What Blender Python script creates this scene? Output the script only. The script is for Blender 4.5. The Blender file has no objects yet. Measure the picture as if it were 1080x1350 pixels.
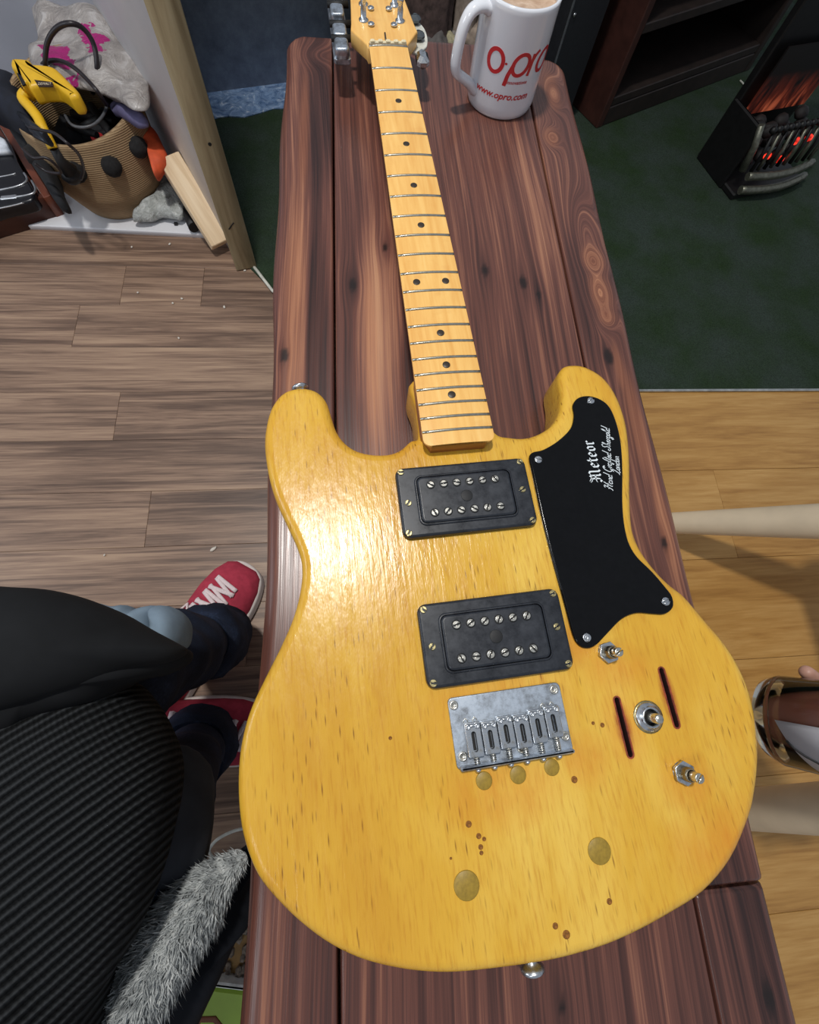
import bpy, bmesh, math, random
import numpy as np
from mathutils import Vector, Matrix
from mathutils.geometry import tessellate_polygon

# ------------------------------------------------------------------ camera, world, lights, exposure
scn = bpy.context.scene
COL = scn.collection
TZ = 0.45                                   # height of the bench top above the floor
FOC = 599.0587                              # focal length for a frame 1080 wide
CAM = np.array([-0.0935, -0.6174, 0.3604 + TZ])
ROT = np.array([[0.9952, 0.0286, -0.0931], [-0.0561, 0.9496, -0.3082], [0.0796, 0.3120, 0.9467]])
cd = bpy.data.cameras.new('camera'); cam = bpy.data.objects.new('camera', cd); COL.objects.link(cam)
q = Matrix(ROT.tolist()).to_quaternion().normalized()
cam.matrix_world = Matrix.Translation(CAM.tolist()) @ q.to_matrix().to_4x4()
cd.sensor_fit = 'HORIZONTAL'; cd.sensor_width = 36; cd.lens = 36 * FOC / 1080
cd.clip_start = 0.02; cd.clip_end = 50
scn.camera = cam
w = bpy.data.worlds.new('room_air'); scn.world = w; w.use_nodes = True
w.node_tree.nodes['Background'].inputs[0].default_value = (0.80, 0.88, 1.0, 1)
w.node_tree.nodes['Background'].inputs[1].default_value = 0.37
def area(name, loc, target, size, power, col=(1, 1, 1), shape='DISK'):
    l = bpy.data.lights.new(name, 'AREA'); l.shape = shape; l.size = size; l.energy = power; l.color = col
    o = bpy.data.objects.new(name, l); COL.objects.link(o); o.location = loc
    o.rotation_euler = (Vector(target) - Vector(loc)).to_track_quat('-Z', 'Y').to_euler()
    return o
area('ceiling_lamp', (-0.30, -0.10, TZ + 1.85), (-0.2, -0.3, TZ), 0.15, 26, (1.0, 0.97, 0.92))
area('fill_light', (-1.3, -1.6, TZ + 1.8), (-0.2, -0.4, TZ), 0.5, 8, (0.92, 0.96, 1.0))  # added soft fill from the near left; no real fitting hangs there
area('window_light', (-2.3, -0.4, TZ + 0.95), (0.0, -0.5, TZ), 0.7, 9, (0.86, 0.93, 1.0), 'SQUARE')
scn.view_settings.view_transform = 'Standard'
scn.view_settings.look = 'None'
scn.view_settings.exposure = 0.0
scn.view_settings.gamma = 1.0
scn.view_settings.use_curve_mapping = False

# ------------------------------------------------------------------ helpers
def at(px, py, z):
    """the point at height z (above the bench top) that the photograph shows at pixel px, py"""
    d = ROT @ np.array([(px - 540) / FOC, -(py - 675) / FOC, -1.0])
    return Vector((CAM + d * ((z + TZ - CAM[2]) / d[2])).tolist())

R = math.radians
rnd = random.Random(7)

def srgb(r, g, b):
    f = lambda c: (c / 255 / 12.92) if c / 255 <= 0.04045 else ((c / 255 + 0.055) / 1.055) ** 2.4
    return (f(r), f(g), f(b), 1)

class NT:
    def __init__(s, name, rough=0.5, metal=0.0, spec=0.5, base=(0.5, 0.5, 0.5, 1), coat=0.0):
        m = bpy.data.materials.new(name); m.use_nodes = True
        s.m = m; s.t = m.node_tree; s.b = s.t.nodes['Principled BSDF']
        s.set('Roughness', rough); s.set('Metallic', metal); s.set('Specular IOR Level', spec); s.set('Base Color', base)
        if coat: s.set('Coat Weight', coat); s.set('Coat Roughness', 0.12)
        s.tc = None
    def set(s, k, v): s.b.inputs[k].default_value = v
    def n(s, t, **kw):
        x = s.t.nodes.new(t)
        for k, v in kw.items(): setattr(x, k, v)
        return x
    def l(s, a, b): s.t.links.new(a, b)
    def obj(s):
        if not s.tc: s.tc = s.n('ShaderNodeTexCoord')
        return s.tc.outputs['Object']
    def mapped(s, scale=(1, 1, 1), loc=(0, 0, 0), rot=(0, 0, 0), src=None):
        mp = s.n('ShaderNodeMapping'); mp.inputs['Scale'].default_value = scale
        mp.inputs['Location'].default_value = loc; mp.inputs['Rotation'].default_value = rot
        s.l(src or s.obj(), mp.inputs['Vector']); return mp.outputs[0]
    def noise(s, vec, scale=5, detail=4, rough=0.55, dist=0.0):
        x = s.n('ShaderNodeTexNoise'); x.inputs['Scale'].default_value = scale; x.inputs['Detail'].default_value = detail
        x.inputs['Roughness'].default_value = rough; x.inputs['Distortion'].default_value = dist
        s.l(vec, x.inputs['Vector']); return x.outputs['Fac']
    def ramp(s, fac, stops, interp='LINEAR'):
        x = s.n('ShaderNodeValToRGB'); x.color_ramp.interpolation = interp
        e = x.color_ramp.elements
        while len(e) < len(stops): e.new(0.5)
        for el, (p, c) in zip(e, stops): el.position = p; el.color = c if len(c) == 4 else (*c, 1)
        s.l(fac, x.inputs[0]); return x.outputs[0]
    def mix(s, fac, a, b, mode='MIX'):
        x = s.n('ShaderNodeMix', data_type='RGBA', blend_type=mode)
        if isinstance(fac, (int, float)): x.inputs[0].default_value = fac
        else: s.l(fac, x.inputs[0])
        for v, i in ((a, 6), (b, 7)):
            if isinstance(v, tuple): x.inputs[i].default_value = v
            else: s.l(v, x.inputs[i])
        return x.outputs[2]
    def math(s, op, a, b=0.0, clamp=False):
        x = s.n('ShaderNodeMath', operation=op); x.use_clamp = clamp
        for v, i in ((a, 0), (b, 1)):
            if isinstance(v, (int, float)): x.inputs[i].default_value = v
            else: s.l(v, x.inputs[i])
        return x.outputs[0]
    def color(s, c): s.l(c, s.b.inputs['Base Color'])
    def rough(s, c): s.l(c, s.b.inputs['Roughness'])
    def bump(s, h, strength=0.3, dist=0.001):
        x = s.n('ShaderNodeBump'); x.inputs['Strength'].default_value = strength; x.inputs['Distance'].default_value = dist
        s.l(h, x.inputs['Height']); s.l(x.outputs[0], s.b.inputs['Normal'])

g4 = lambda v: (v, v, v, 1)
MAT = {}
def plain(name, col, rough=0.5, metal=0.0, spec=0.5, vary=0.25, scale=60, bump=0.0, coat=0.0):
    """a plain finish with a slight procedural unevenness"""
    if name in MAT: return MAT[name]
    k = NT(name, rough, metal, spec, coat=coat)
    f = k.noise(k.mapped(), scale, 3)
    a = tuple(max(0, c * (1 - vary)) for c in col[:3]) + (1,); b = tuple(min(1, c * (1 + vary)) for c in col[:3]) + (1,)
    k.color(k.ramp(f, [(0.3, a), (0.7, b)]))
    if bump: k.bump(f, bump, 0.001)
    MAT[name] = k.m
    return k.m

class MB:
    """collects shapes, then links them as one mesh object"""
    def __init__(s): s.v = []; s.f = []; s.sm = []; s.at = {}
    def add(s, vs, fs, smooth=False):
        o = len(s.v); s.v += [tuple(v) for v in vs]
        s.f += [tuple(i + o for i in f) for f in fs]; s.sm += [smooth] * len(fs)
        return o
    def box(s, c, d, rot=None, bev=0.0):
        c = Vector(c); hx, hy, hz = d[0] / 2, d[1] / 2, d[2] / 2
        M = rot if rot is not None else Matrix.Identity(3)
        if bev <= 0:
            vs = [c + M @ Vector((x * hx, y * hy, z * hz)) for x in (-1, 1) for y in (-1, 1) for z in (-1, 1)]
            s.add(vs, [(0, 1, 3, 2), (4, 6, 7, 5), (0, 4, 5, 1), (2, 3, 7, 6), (0, 2, 6, 4), (1, 5, 7, 3)])
        else:
            b = min(bev, hx * .9, hy * .9, hz * .9)
            vs = []
            for z, i in ((-hz, b), (-hz + b, 0), (hz - b, 0), (hz, b)):
                X, Y = hx - i, hy - i
                vs += [c + M @ Vector(p) for p in ((-X + b, -Y, z), (X - b, -Y, z), (X, -Y + b, z), (X, Y - b, z), (X - b, Y, z), (-X + b, Y, z), (-X, Y - b, z), (-X, -Y + b, z))]
            fs = [tuple(range(7, -1, -1)), tuple(range(24, 32))]
            for k in range(3):
                for j in range(8):
                    fs.append((k * 8 + j, k * 8 + (j + 1) % 8, k * 8 + 8 + (j + 1) % 8, k * 8 + 8 + j))
            s.add(vs, fs)
        return s
    def tube(s, pts, rad, n=10, caps=True, flat=1.0, smooth=True, up=None):
        pts = [Vector(p) for p in pts]
        if isinstance(rad, (int, float)): rad = [rad] * len(pts)
        prev = None; rings = []
        for i, p in enumerate(pts):
            t = (pts[min(i + 1, len(pts) - 1)] - pts[max(i - 1, 0)]).normalized()
            if prev is None:
                a = Vector(up) if up else (Vector((0, 0, 1)) if abs(t.z) < 0.9 else Vector((0, 1, 0)))
            else: a = prev
            u = (a - t * a.dot(t)).normalized(); v = t.cross(u); prev = u
            rings.append([p + (u * math.cos(2 * math.pi * k / n) * flat + v * math.sin(2 * math.pi * k / n)) * rad[i] for k in range(n)])
        vs = [q for r in rings for q in r]; fs = []
        for i in range(len(pts) - 1):
            for k in range(n):
                fs.append((i * n + k, i * n + (k + 1) % n, (i + 1) * n + (k + 1) % n, (i + 1) * n + k))
        o = s.add(vs, fs, smooth)
        if caps: s.f += [tuple(o + k for k in range(n - 1, -1, -1)), tuple(o + (len(pts) - 1) * n + k for k in range(n))]; s.sm += [False, False]
        return s
    def cyl(s, a, b, r0, r1=None, n=16, smooth=True):
        return s.tube([a, b], [r0, r0 if r1 is None else r1], n, True, 1.0, smooth)
    def lathe(s, prof, n=32, c=(0, 0, 0), smooth=True, axis=None):
        """prof: (r, z) from one end to the other"""
        c = Vector(c); M = axis if axis is not None else Matrix.Identity(3)
        vs = []; fs = []
        for r, z in prof:
            for k in range(n):
                a = 2 * math.pi * k / n; vs.append(c + M @ Vector((r * math.cos(a), r * math.sin(a), z)))
        for i in range(len(prof) - 1):
            for k in range(n):
                fs.append((i * n + k, i * n + (k + 1) % n, (i + 1) * n + (k + 1) % n, (i + 1) * n + k))
        s.add(vs, fs, smooth); return s
    def prism(s, out, z0, z1, top=0.0, bot=0.0, holes=(), seg=3, c=(0, 0, 0)):
        """upright slab on a counter-clockwise outline, with rounded top and bottom rims and optional through holes"""
        out = [Vector((p[0], p[1])) for p in out]
        A = sum(out[i].cross(out[(i + 1) % len(out)]) if False else out[i].x * out[(i + 1) % len(out)].y - out[i].y * out[(i + 1) % len(out)].x for i in range(len(out)))
        if A < 0: out.reverse()
        n = len(out); nor = []
        for i in range(n):
            t = (out[(i + 1) % n] - out[i - 1]); nor.append(Vector((-t.y, t.x)).normalized())
        lv = []
        if bot > 0:
            for k in range(seg): a = math.pi / 2 * k / seg; lv.append((bot * (1 - math.sin(a)), z0 + bot * (1 - math.cos(a))))
            lv.append((0, z0 + bot))
        else: lv.append((0, z0))
        if top > 0:
            lv.append((0, z1 - top))
            for k in range(1, seg + 1): a = math.pi / 2 * k / seg; lv.append((top * (1 - math.cos(a)), z1 - top * (1 - math.sin(a))))
        else: lv.append((0, z1))
        vs = []; fs = []
        for ins, z in lv:
            for p, m in zip(out, nor): q = p + m * ins; vs.append((q.x + c[0], q.y + c[1], z + c[2]))
        for i in range(len(lv) - 1):
            for k in range(n): fs.append((i * n + k, i * n + (k + 1) % n, (i + 1) * n + (k + 1) % n, (i + 1) * n + k))
        o = s.add(vs, fs, True)
        hs = []
        for h in holes:
            h = [Vector((p[0], p[1])) for p in h]
            A = sum(h[i].x * h[(i + 1) % len(h)].y - h[i].y * h[(i + 1) % len(h)].x for i in range(len(h)))
            if A < 0: h.reverse()
            m = len(h)
            oo = s.add([(p.x + c[0], p.y + c[1], z + c[2]) for z in (lv[0][1], lv[-1][1]) for p in h], [(k, m + k, m + (k + 1) % m, (k + 1) % m) for k in range(m)], False)
            hs.append((oo, m))
        for top_ in (False, True):
            base = o + (len(lv) - 1) * n if top_ else o
            loops = [[base + k for k in range(n)]] + [[oo + (m if top_ else 0) + k for k in range(m)][::-1] for oo, m in hs]
            if len(loops) == 1:
                f = loops[0]; s.f.append(tuple(f if top_ else f[::-1])); s.sm.append(False)
            else:
                flat = [i for lp in loops for i in lp]
                tri = tessellate_polygon([[Vector((s.v[i][0], s.v[i][1], 0)) for i in lp] for lp in loops])
                for t in tri:
                    a, b, d = (flat[i] for i in t)
                    P = [s.v[i] for i in (a, b, d)]
                    cr = (P[1][0] - P[0][0]) * (P[2][1] - P[0][1]) - (P[1][1] - P[0][1]) * (P[2][0] - P[0][0])
                    if abs(cr) < 1e-14: continue
                    s.f.append((a, b, d) if (cr > 0) == top_ else (a, d, b)); s.sm.append(False)
        return s
    def build(s, name, mat, parent=None, loc=(0, 0, 0), rot=None):
        me = bpy.data.meshes.new(name); me.from_pydata(s.v, [], s.f); me.update()
        me.polygons.foreach_set('use_smooth', s.sm)
        for k, a in s.at.items():
            t = me.attributes.new(k, 'FLOAT', 'POINT'); t.data.foreach_set('value', a)
        me.materials.append(mat)
        o = bpy.data.objects.new(name, me); COL.objects.link(o); o.parent = parent; o.location = loc
        if rot is not None: o.rotation_euler = rot
        return o

def tag(o, label=None, cat=None, group=None, kind=None):
    if label: o['label'] = label
    if cat: o['category'] = cat
    if group: o['group'] = group
    if kind: o['kind'] = kind
    return o
def thing(name, label, cat, loc=(0, 0, 0), rz=0, group=None):
    o = bpy.data.objects.new(name, None); COL.objects.link(o); o.location = loc; o.rotation_euler = (0, 0, rz)
    o.empty_display_size = 0.02
    return tag(o, label, cat, group)
def copy(o, parent, loc, rot=(0, 0, 0)):
    c = o.copy(); COL.objects.link(c); c.parent = parent; c.location = loc; c.rotation_euler = rot
    return c
def spline(pts, per=6, closed=True):
    """Catmull-Rom through pts (any dimension)"""
    P = [np.array(p, float) for p in pts]; n = len(P); out = []
    rng = range(n if closed else n - 1)
    for i in rng:
        if closed: a, b, c, d = P[i - 1], P[i], P[(i + 1) % n], P[(i + 2) % n]
        else: a, b, c, d = P[max(i - 1, 0)], P[i], P[i + 1], P[min(i + 2, n - 1)]
        for k in range(per):
            t = k / per
            out.append(0.5 * (2 * b + (c - a) * t + (2 * a - 5 * b + 4 * c - d) * t * t + (3 * b - 3 * c + d - a) * t ** 3))
    if not closed: out.append(P[-1])
    return [tuple(float(x) for x in p) for p in out]
def rrect(cx, cy, w_, h_, r, seg=5, ccw=True):
    o = []
    for sx, sy, a0 in ((1, 1, 0), (-1, 1, 90), (-1, -1, 180), (1, -1, 270)):
        for k in range(seg + 1):
            a = R(a0 + 90 * k / seg); o.append((cx + sx * (w_ / 2 - r) + r * math.cos(a), cy + sy * (h_ / 2 - r) + r * math.sin(a)))
    return o
def lump(c, d, seed=0, amp=0.15, sub=3, rot=None, freq=2.2):
    """an uneven rounded lump: MB with an icosphere pushed in and out"""
    from mathutils import noise
    bm = bmesh.new(); bmesh.ops.create_icosphere(bm, subdivisions=sub, radius=1.0)
    M = rot if rot is not None else Matrix.Identity(3); c = Vector(c); mb = MB()
    vs = []
    for v in bm.verts:
        p = v.co.copy(); k = 1 + amp * noise.noise(p * freq + Vector((seed * 7.3, seed, 3)))* 2
        vs.append(c + M @ Vector((p.x * d[0] * k, p.y * d[1] * k, p.z * d[2] * k)))
    mb.add(vs, [tuple(v.index for v in f.verts) for f in bm.faces], True); bm.free()
    return mb
def pillow(out, zc, h_up, h_dn, rings=8, amp=0.004, freq=18, seed=0, power=0.5, zfun=None, wr=None):
    """soft closed cushion-like volume on an outline (world x, y); zc middle height (number or function of x, y)"""
    from mathutils import noise
    out = [Vector((p[0], p[1])) for p in out]
    A = sum(out[i].x * out[(i + 1) % len(out)].y - out[i].y * out[(i + 1) % len(out)].x for i in range(len(out)))
    if A < 0: out.reverse()
    n = len(out); cen = sum(out, Vector((0, 0))) / n
    zf = zc if callable(zc) else (lambda x, y: zc)
    mb = MB(); vs = []; fs = []
    def put(t, sgn):
        for p in out:
            q = cen + (p - cen) * t
            h = (1 - t ** 2.6) ** power
            nz = noise.noise(Vector((q.x * freq, q.y * freq, seed))) * amp * (2 if t < .98 else .6)
            e = wr(q.x, q.y) * (1 - t ** 6) if (wr and sgn > 0) else 0
            vs.append((q.x, q.y, zf(q.x, q.y) + (h_up if sgn > 0 else -h_dn) * h + nz + e))
    ts = [1 - (k / rings) ** 1.3 * 0.97 for k in range(rings + 1)]
    for t in reversed(ts): put(t, -1)
    for t in ts[1:]: put(t, 1)
    L = 2 * rings + 1
    for i in range(L - 1):
        for k in range(n): fs.append((i * n + k, i * n + (k + 1) % n, (i + 1) * n + (k + 1) % n, (i + 1) * n + k))
    fs += [tuple(range(n - 1, -1, -1)), tuple((L - 1) * n + k for k in range(n))]
    mb.add(vs, fs, True)
    return mb

# stroke lettering: polylines in a 1-high box, drawn as ribbons of solid thickness
def ribbon(mb, pts, wd, place, th=0.0002, nib=None):
    """pts 2-D; place(x, y, h) -> 3-D. nib (angle) gives a broad-pen stroke."""
    P = [Vector(p) for p in pts]; n = len(P); L = []; Rr = []
    for i in range(n):
        t = (P[min(i + 1, n - 1)] - P[max(i - 1, 0)]).normalized()
        m = Vector((math.cos(nib), math.sin(nib))) if nib is not None else Vector((-t.y, t.x))
        L.append(P[i] + m * wd / 2); Rr.append(P[i] - m * wd / 2)
    vs = [place(a.x, a.y, h) for h in (0, th) for a in L + Rr]
    o = len(mb.v); fs = []
    for i in range(n - 1):
        fs += [(2 * n + i, 2 * n + i + 1, 3 * n + i + 1, 3 * n + i), (i, n + i, n + i + 1, i + 1), (i, i + 1, 2 * n + i + 1, 2 * n + i), (n + i, 3 * n + i, 3 * n + i + 1, n + i + 1)]
    mb.add(vs, fs)
def ell(cx, cy, rx, ry, a0=0, a1=360, n=20):
    return [(cx + rx * math.cos(R(a0 + (a1 - a0) * k / n)), cy + ry * math.sin(R(a0 + (a1 - a0) * k / n))) for k in range(n + 1)]
def text_mb(body, size, shear, place, th=0.0002, spacing=1.0, bold=0.0):
    c = bpy.data.curves.new('lettering', 'FONT'); c.body = body; c.size = size; c.shear = shear; c.space_character = spacing
    c.resolution_u = 3; c.offset = bold
    o = bpy.data.objects.new('lettering', c); COL.objects.link(o)
    bpy.context.view_layer.update()
    me = bpy.data.meshes.new_from_object(o.evaluated_get(bpy.context.evaluated_depsgraph_get()))
    mb = MB(); mb.add([place(v.co.x, v.co.y, th) for v in me.vertices], [tuple(p.vertices) for p in me.polygons])
    wd = max(v.co.x for v in me.vertices)
    bpy.data.objects.remove(o); bpy.data.curves.remove(c); bpy.data.meshes.remove(me)
    return mb, wd

# ------------------------------------------------------------------ materials of the room
def laminate(name, cols, fx=2.2, fy=55, rough=0.42):
    k = NT(name, rough)
    oi = k.n('ShaderNodeObjectInfo')
    v = k.n('ShaderNodeCombineXYZ'); k.l(k.math('MULTIPLY', oi.outputs['Random'], 37.0), v.inputs[2]); k.l(k.math('MULTIPLY', oi.outputs['Random'], 11.0), v.inputs[0])
    va = k.n('ShaderNodeVectorMath', operation='ADD'); k.l(k.obj(), va.inputs[0]); k.l(v.outputs[0], va.inputs[1])
    a = k.noise(k.mapped((fx, fy, 1), src=va.outputs[0]), 1, 6, 0.62, 0.9)
    b = k.noise(k.mapped((fx * 5, fy * 6, 1), src=va.outputs[0]), 1, 3, 0.6)
    c = k.noise(k.mapped((2.6, 9, 1), src=va.outputs[0]), 1, 2)
    f = k.math('ADD', k.math('MULTIPLY', a, 0.65), k.math('ADD', k.math('MULTIPLY', b, 0.28), k.math('MULTIPLY', c, 0.22)))
    f = k.math('ADD', f, k.math('MULTIPLY', k.math('SUBTRACT', oi.outputs['Random'], 0.5), 0.09))
    k.color(k.ramp(f, [(0.36, cols[0]), (0.5, cols[1]), (0.58, cols[2]), (0.72, cols[3])]))
    k.bump(b, 0.12, 0.0006)
    return k.m
M_dark_laminate = laminate('dark_laminate', [srgb(72, 54, 45), srgb(108, 86, 72), srgb(136, 110, 92), srgb(170, 142, 118)])
M_oak = laminate('oak_laminate', [srgb(140, 98, 46), srgb(170, 124, 64), srgb(184, 138, 74), srgb(202, 158, 94)], 3.0, 34, 0.4)

k = NT('green_carpet', 0.95, spec=0.1)
f = k.noise(k.mapped(), 420, 4, 0.7); f2 = k.noise(k.mapped(), 9, 3)
k.color(k.mix(k.ramp(f2, [(0.35, g4(0)), (0.7, g4(1))]), k.ramp(f, [(0.3, srgb(40, 48, 42)), (0.7, srgb(68, 80, 72))]), k.ramp(f, [(0.3, srgb(30, 44, 26)), (0.7, srgb(52, 70, 44))])))
k.bump(f, 0.8, 0.003); M_carpet = k.m

k = NT('navy_vinyl', 0.55, spec=0.3)
f = k.noise(k.mapped(), 30, 5, 0.7); f2 = k.noise(k.mapped(), 300, 2)
k.color(k.ramp(f, [(0.3, srgb(122, 126, 136)), (0.7, srgb(160, 164, 174))])); k.bump(f2, 0.3, 0.001); M_navy = k.m
k = NT('shiny_blue_film', 0.22, spec=0.8, coat=0.6)
f = k.noise(k.mapped((1, 1, 1)), 38, 5, 0.65, 1.2)
k.color(k.ramp(f, [(0.35, srgb(84, 114, 156)), (0.58, srgb(140, 168, 205)), (0.7, srgb(226, 236, 248))])); k.bump(f, 0.9, 0.01); M_film = k.m
M_white_board = plain('white_painted_board', srgb(222, 222, 226), 0.5, vary=0.04, scale=12)
M_grey_wall = plain('grey_plaster', srgb(160, 162, 172), 0.8, vary=0.06, scale=8, bump=0.2)
k = NT('rough_timber', 0.75, spec=0.2)
a = k.noise(k.mapped((60, 60, 4)), 1, 5, 0.6, 0.6)
k.color(k.ramp(a, [(0.3, srgb(140, 122, 92)), (0.55, srgb(176, 158, 124)), (0.75, srgb(196, 180, 146))])); k.bump(a, 0.35, 0.001); M_timber = k.m
k = NT('planed_pine', 0.6, spec=0.3)
a = k.noise(k.mapped((80, 80, 5)), 1, 5, 0.6, 0.5)
k.color(k.ramp(a, [(0.3, srgb(206, 176, 138)), (0.6, srgb(230, 206, 172)), (0.8, srgb(240, 220, 190))])); k.bump(a, 0.2, 0.001); M_pine = k.m
M_aluminium = plain('aluminium_strip', srgb(200, 200, 196), 0.35, 0.9)

# ------------------------------------------------------------------ the setting
FL = 0.0
ROW0, PITCH = -0.404, 0.1045
# dark laminate boards, rows run left to right; joints where the photograph has them
rows = {6: [], 5: [-0.595, -0.432], 4: [-0.672], 3: [-1.2], 2: [], 1: [-1.0], 0: [-0.484], -1: [-0.80], -2: [-0.9, -0.30], -3: [-0.62], -4: [-0.8, -0.35], -5: [-0.5], -6: [-0.95, -0.4], -7: [-0.6], -8: [-0.8], 7: [-0.9]}
rows[2] = [-0.565]
fl = tag(MB().box((-0.4, -0.4, -0.03), (3.2, 3.6, 0.04)).build('floor', M_dark_laminate), kind='structure')
BX = 0.02                                   # dark boards end under the bench
for r_, js in rows.items():
    y0 = ROW0 + PITCH * r_; y1 = y0 + PITCH
    xr = BX
    if r_ >= 5: xr = -0.29 - (y0 - 0.16) * 0.75
    xs = [-1.5] + js + [xr]
    for a, b in zip(xs[:-1], xs[1:]):
        if b - a < 0.03: continue
        if r_ >= 7 : continue
        MB().box(((a + b) / 2, (y0 + y1) / 2, -0.006), (b - a - 0.0004, y1 - y0 - 0.0004, 0.012), bev=0.0005).build('floorboard', M_dark_laminate, fl)
# oak boards on the right
oak_y = [-0.096 - 0.185 * i for i in range(8)]
joints = [[0.33, 0.95], [0.62], [0.42, 1.1], [0.8], [0.5], [0.9], [0.4], [0.7]]
for i, yy in enumerate(oak_y):
    xs = [BX] + joints[i] + [1.7]
    for a, b in zip(xs[:-1], xs[1:]):
        MB().box(((a + b) / 2, yy - 0.0925, -0.006), (b - a - 0.0005, 0.1845, 0.012), bev=0.0006).build('oak_floorboard', M_oak, fl)
# green carpet beyond
cp = [(BX, -0.092), (-0.286, 0.163), (-0.335, 0.222), (-0.56, 0.60), (-0.9, 1.1), (-0.9, 2.6), (2.4, 2.6), (2.4, -0.092)]
tag(MB().prism(cp, -0.006, 0.004, top=0.002).build('floor_carpet', M_carpet), kind='structure')
tag(MB().box((0.9, -0.094, 0.003), (1.9, 0.006, 0.004), bev=0.001).build('trim_1', M_aluminium), kind='structure')
p0, p1 = Vector((-0.325, 0.222, 0.004)), Vector((BX, -0.10, 0.004))
tag(MB().tube([p0 + Vector((0, 0, 0)), Vector((-0.284, 0.158, 0.005)), p1], [0.0035] * 3, 8).build('trim_2', plain('white_strip', srgb(214, 212, 200), 0.4)), kind='structure')
# shiny film lying along the foot of the navy wall
bl0, bl1 = Vector((-0.442, 0.689)), Vector((-0.285, 0.735)); bd = (bl1 - bl0).normalized(); bn = Vector((-bd.y, bd.x))
def bp(u, v): q = bl0 + bd * u + bn * v; return (q.x, q.y)
edge = [bp(-0.25 + 0.04 * i, 0.006 * math.sin(i * 2.1) + 0.004 * math.sin(i * 5.3)) for i in range(16)]
film = MB().prism(edge + [bp(0.35, 0.11), bp(-0.25, 0.11)], 0.004, 0.008)
tag(film.build('trim_3', M_film), kind='structure')
tag(MB().prism([bp(-0.3, 0.095), bp(0.42, 0.095), bp(0.42, 0.14), bp(-0.3, 0.14)], 0.0, 0.9, top=0.004).build('wall_back', M_navy), kind='structure')
# diagonal partition: white board with a timber stud at its end
wa, wb = Vector((-0.362, 0.243)), Vector((-0.565, 0.575)); wd = (wb - wa).normalized(); wn = Vector((wd.y, -wd.x))
def wp(u, v): q = wa + wd * u + wn * v; return (q.x, q.y)
tag(MB().prism([wp(0.0, 0), wp(0.55, 0), wp(0.55, 0.02), wp(0.0, 0.02)], 0.0, 1.3).build('wall_right', M_white_board), kind='structure')
st = MB(); b0 = at(317, 346, -0.45); 
c0 = Vector((-0.349, 0.238, 0.0))
top = Vector((-0.352, 0.232, 1.3))
st.prism([(-0.022, -0.026), (0.022, -0.026), (0.022, 0.032), (-0.022, 0.032)], 0, 1.3, top=0.003, bot=0.003)
so = st.build('trim_4', M_timber, None, (-0.3475, 0.243, 0.002), (0, 0, R(14)))
tag(so, kind='structure')
MB().cyl((0.004, -0.0262, 0.255), (0.004, -0.0267, 0.255), 0.003, n=10).build('nail_hole', plain('black_hole', srgb(20, 16, 14), 0.9), so)
MB().tube([(-0.01, -0.0268, 0.10), (-0.002, -0.0268, 0.108), (0.003, -0.0268, 0.112)], 0.0012, 6).build('gouge', plain('black_hole', srgb(20, 16, 14), 0.9), so)
# grey wall at the back of the alcove, and the white board on its floor
tag(MB().box((-1.05, 0.63, 0.65), (1.05, 0.03, 1.3)).build('wall_left', M_grey_wall), kind='structure')
wf = [(-1.5, 0.318), (-0.764, 0.318), (-0.435, 0.306), (-0.40, 0.306), (-0.57, 0.585), (-0.57, 0.62), (-1.5, 0.62)]
tag(MB().prism(wf, -0.004, 0.010, top=0.002).build('floor_board_white', M_white_board), kind='structure')

# ------------------------------------------------------------------ bench
def wood_bench_mat():
    k = NT('stained_pine', 0.34, spec=0.5)
    at_ = lambda n_: (lambda x: x.outputs['Fac'])(_attr(k, n_))
    ring, tone, knot, warm = at_('ring'), at_('tone'), at_('knot'), at_('warm')
    sep = k.n('ShaderNodeSeparateXYZ'); k.l(k.obj(), sep.inputs[0])
    def vec(a, b):
        c = k.n('ShaderNodeCombineXYZ'); k.l(k.math('MULTIPLY', ring, a), c.inputs[0]); k.l(k.math('MULTIPLY', sep.outputs[1], b), c.inputs[1]); return c.outputs[0]
    n1 = k.noise(vec(150, 1.7), 1, 4, 0.62, 0.3)
    n2 = k.noise(vec(520, 7), 1, 3, 0.65)
    n3 = k.noise(vec(26, 2.2), 1, 2, 0.5, 0.6)
    f = k.math('ADD', k.math('MULTIPLY', n1, 0.58), k.math('ADD', k.math('MULTIPLY', n2, 0.36), k.math('MULTIPLY', n3, 0.14)))
    f = k.math('ADD', f, k.math('MULTIPLY', k.math('SUBTRACT', tone, 0.5), 0.26))
    c = k.ramp(f, [(0.34, srgb(46, 28, 26)), (0.46, srgb(76, 47, 41)), (0.57, srgb(104, 65, 55)), (0.68, srgb(146, 99, 78)), (0.84, srgb(182, 134, 102))])
    c = k.mix(k.math('MULTIPLY', warm, 0.42), c, k.ramp(f, [(0.35, srgb(104, 58, 42)), (0.5, srgb(150, 92, 64)), (0.7, srgb(190, 132, 94))]))
    c = k.mix(knot, c, srgb(26, 17, 15))
    k.color(c)
    k.rough(k.ramp(k.math('ADD', n2, 0.0), [(0.3, g4(0.38)), (0.7, g4(0.22))]))
    k.bump(k.math('ADD', k.math('MULTIPLY', n1, 0.7), k.math('MULTIPLY', n2, 0.5)), 0.28, 0.0012)
    return k.m
def _attr(k, nme):
    x = k.n('ShaderNodeAttribute'); x.attribute_name = nme; return x
M_bench = wood_bench_mat()

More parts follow.
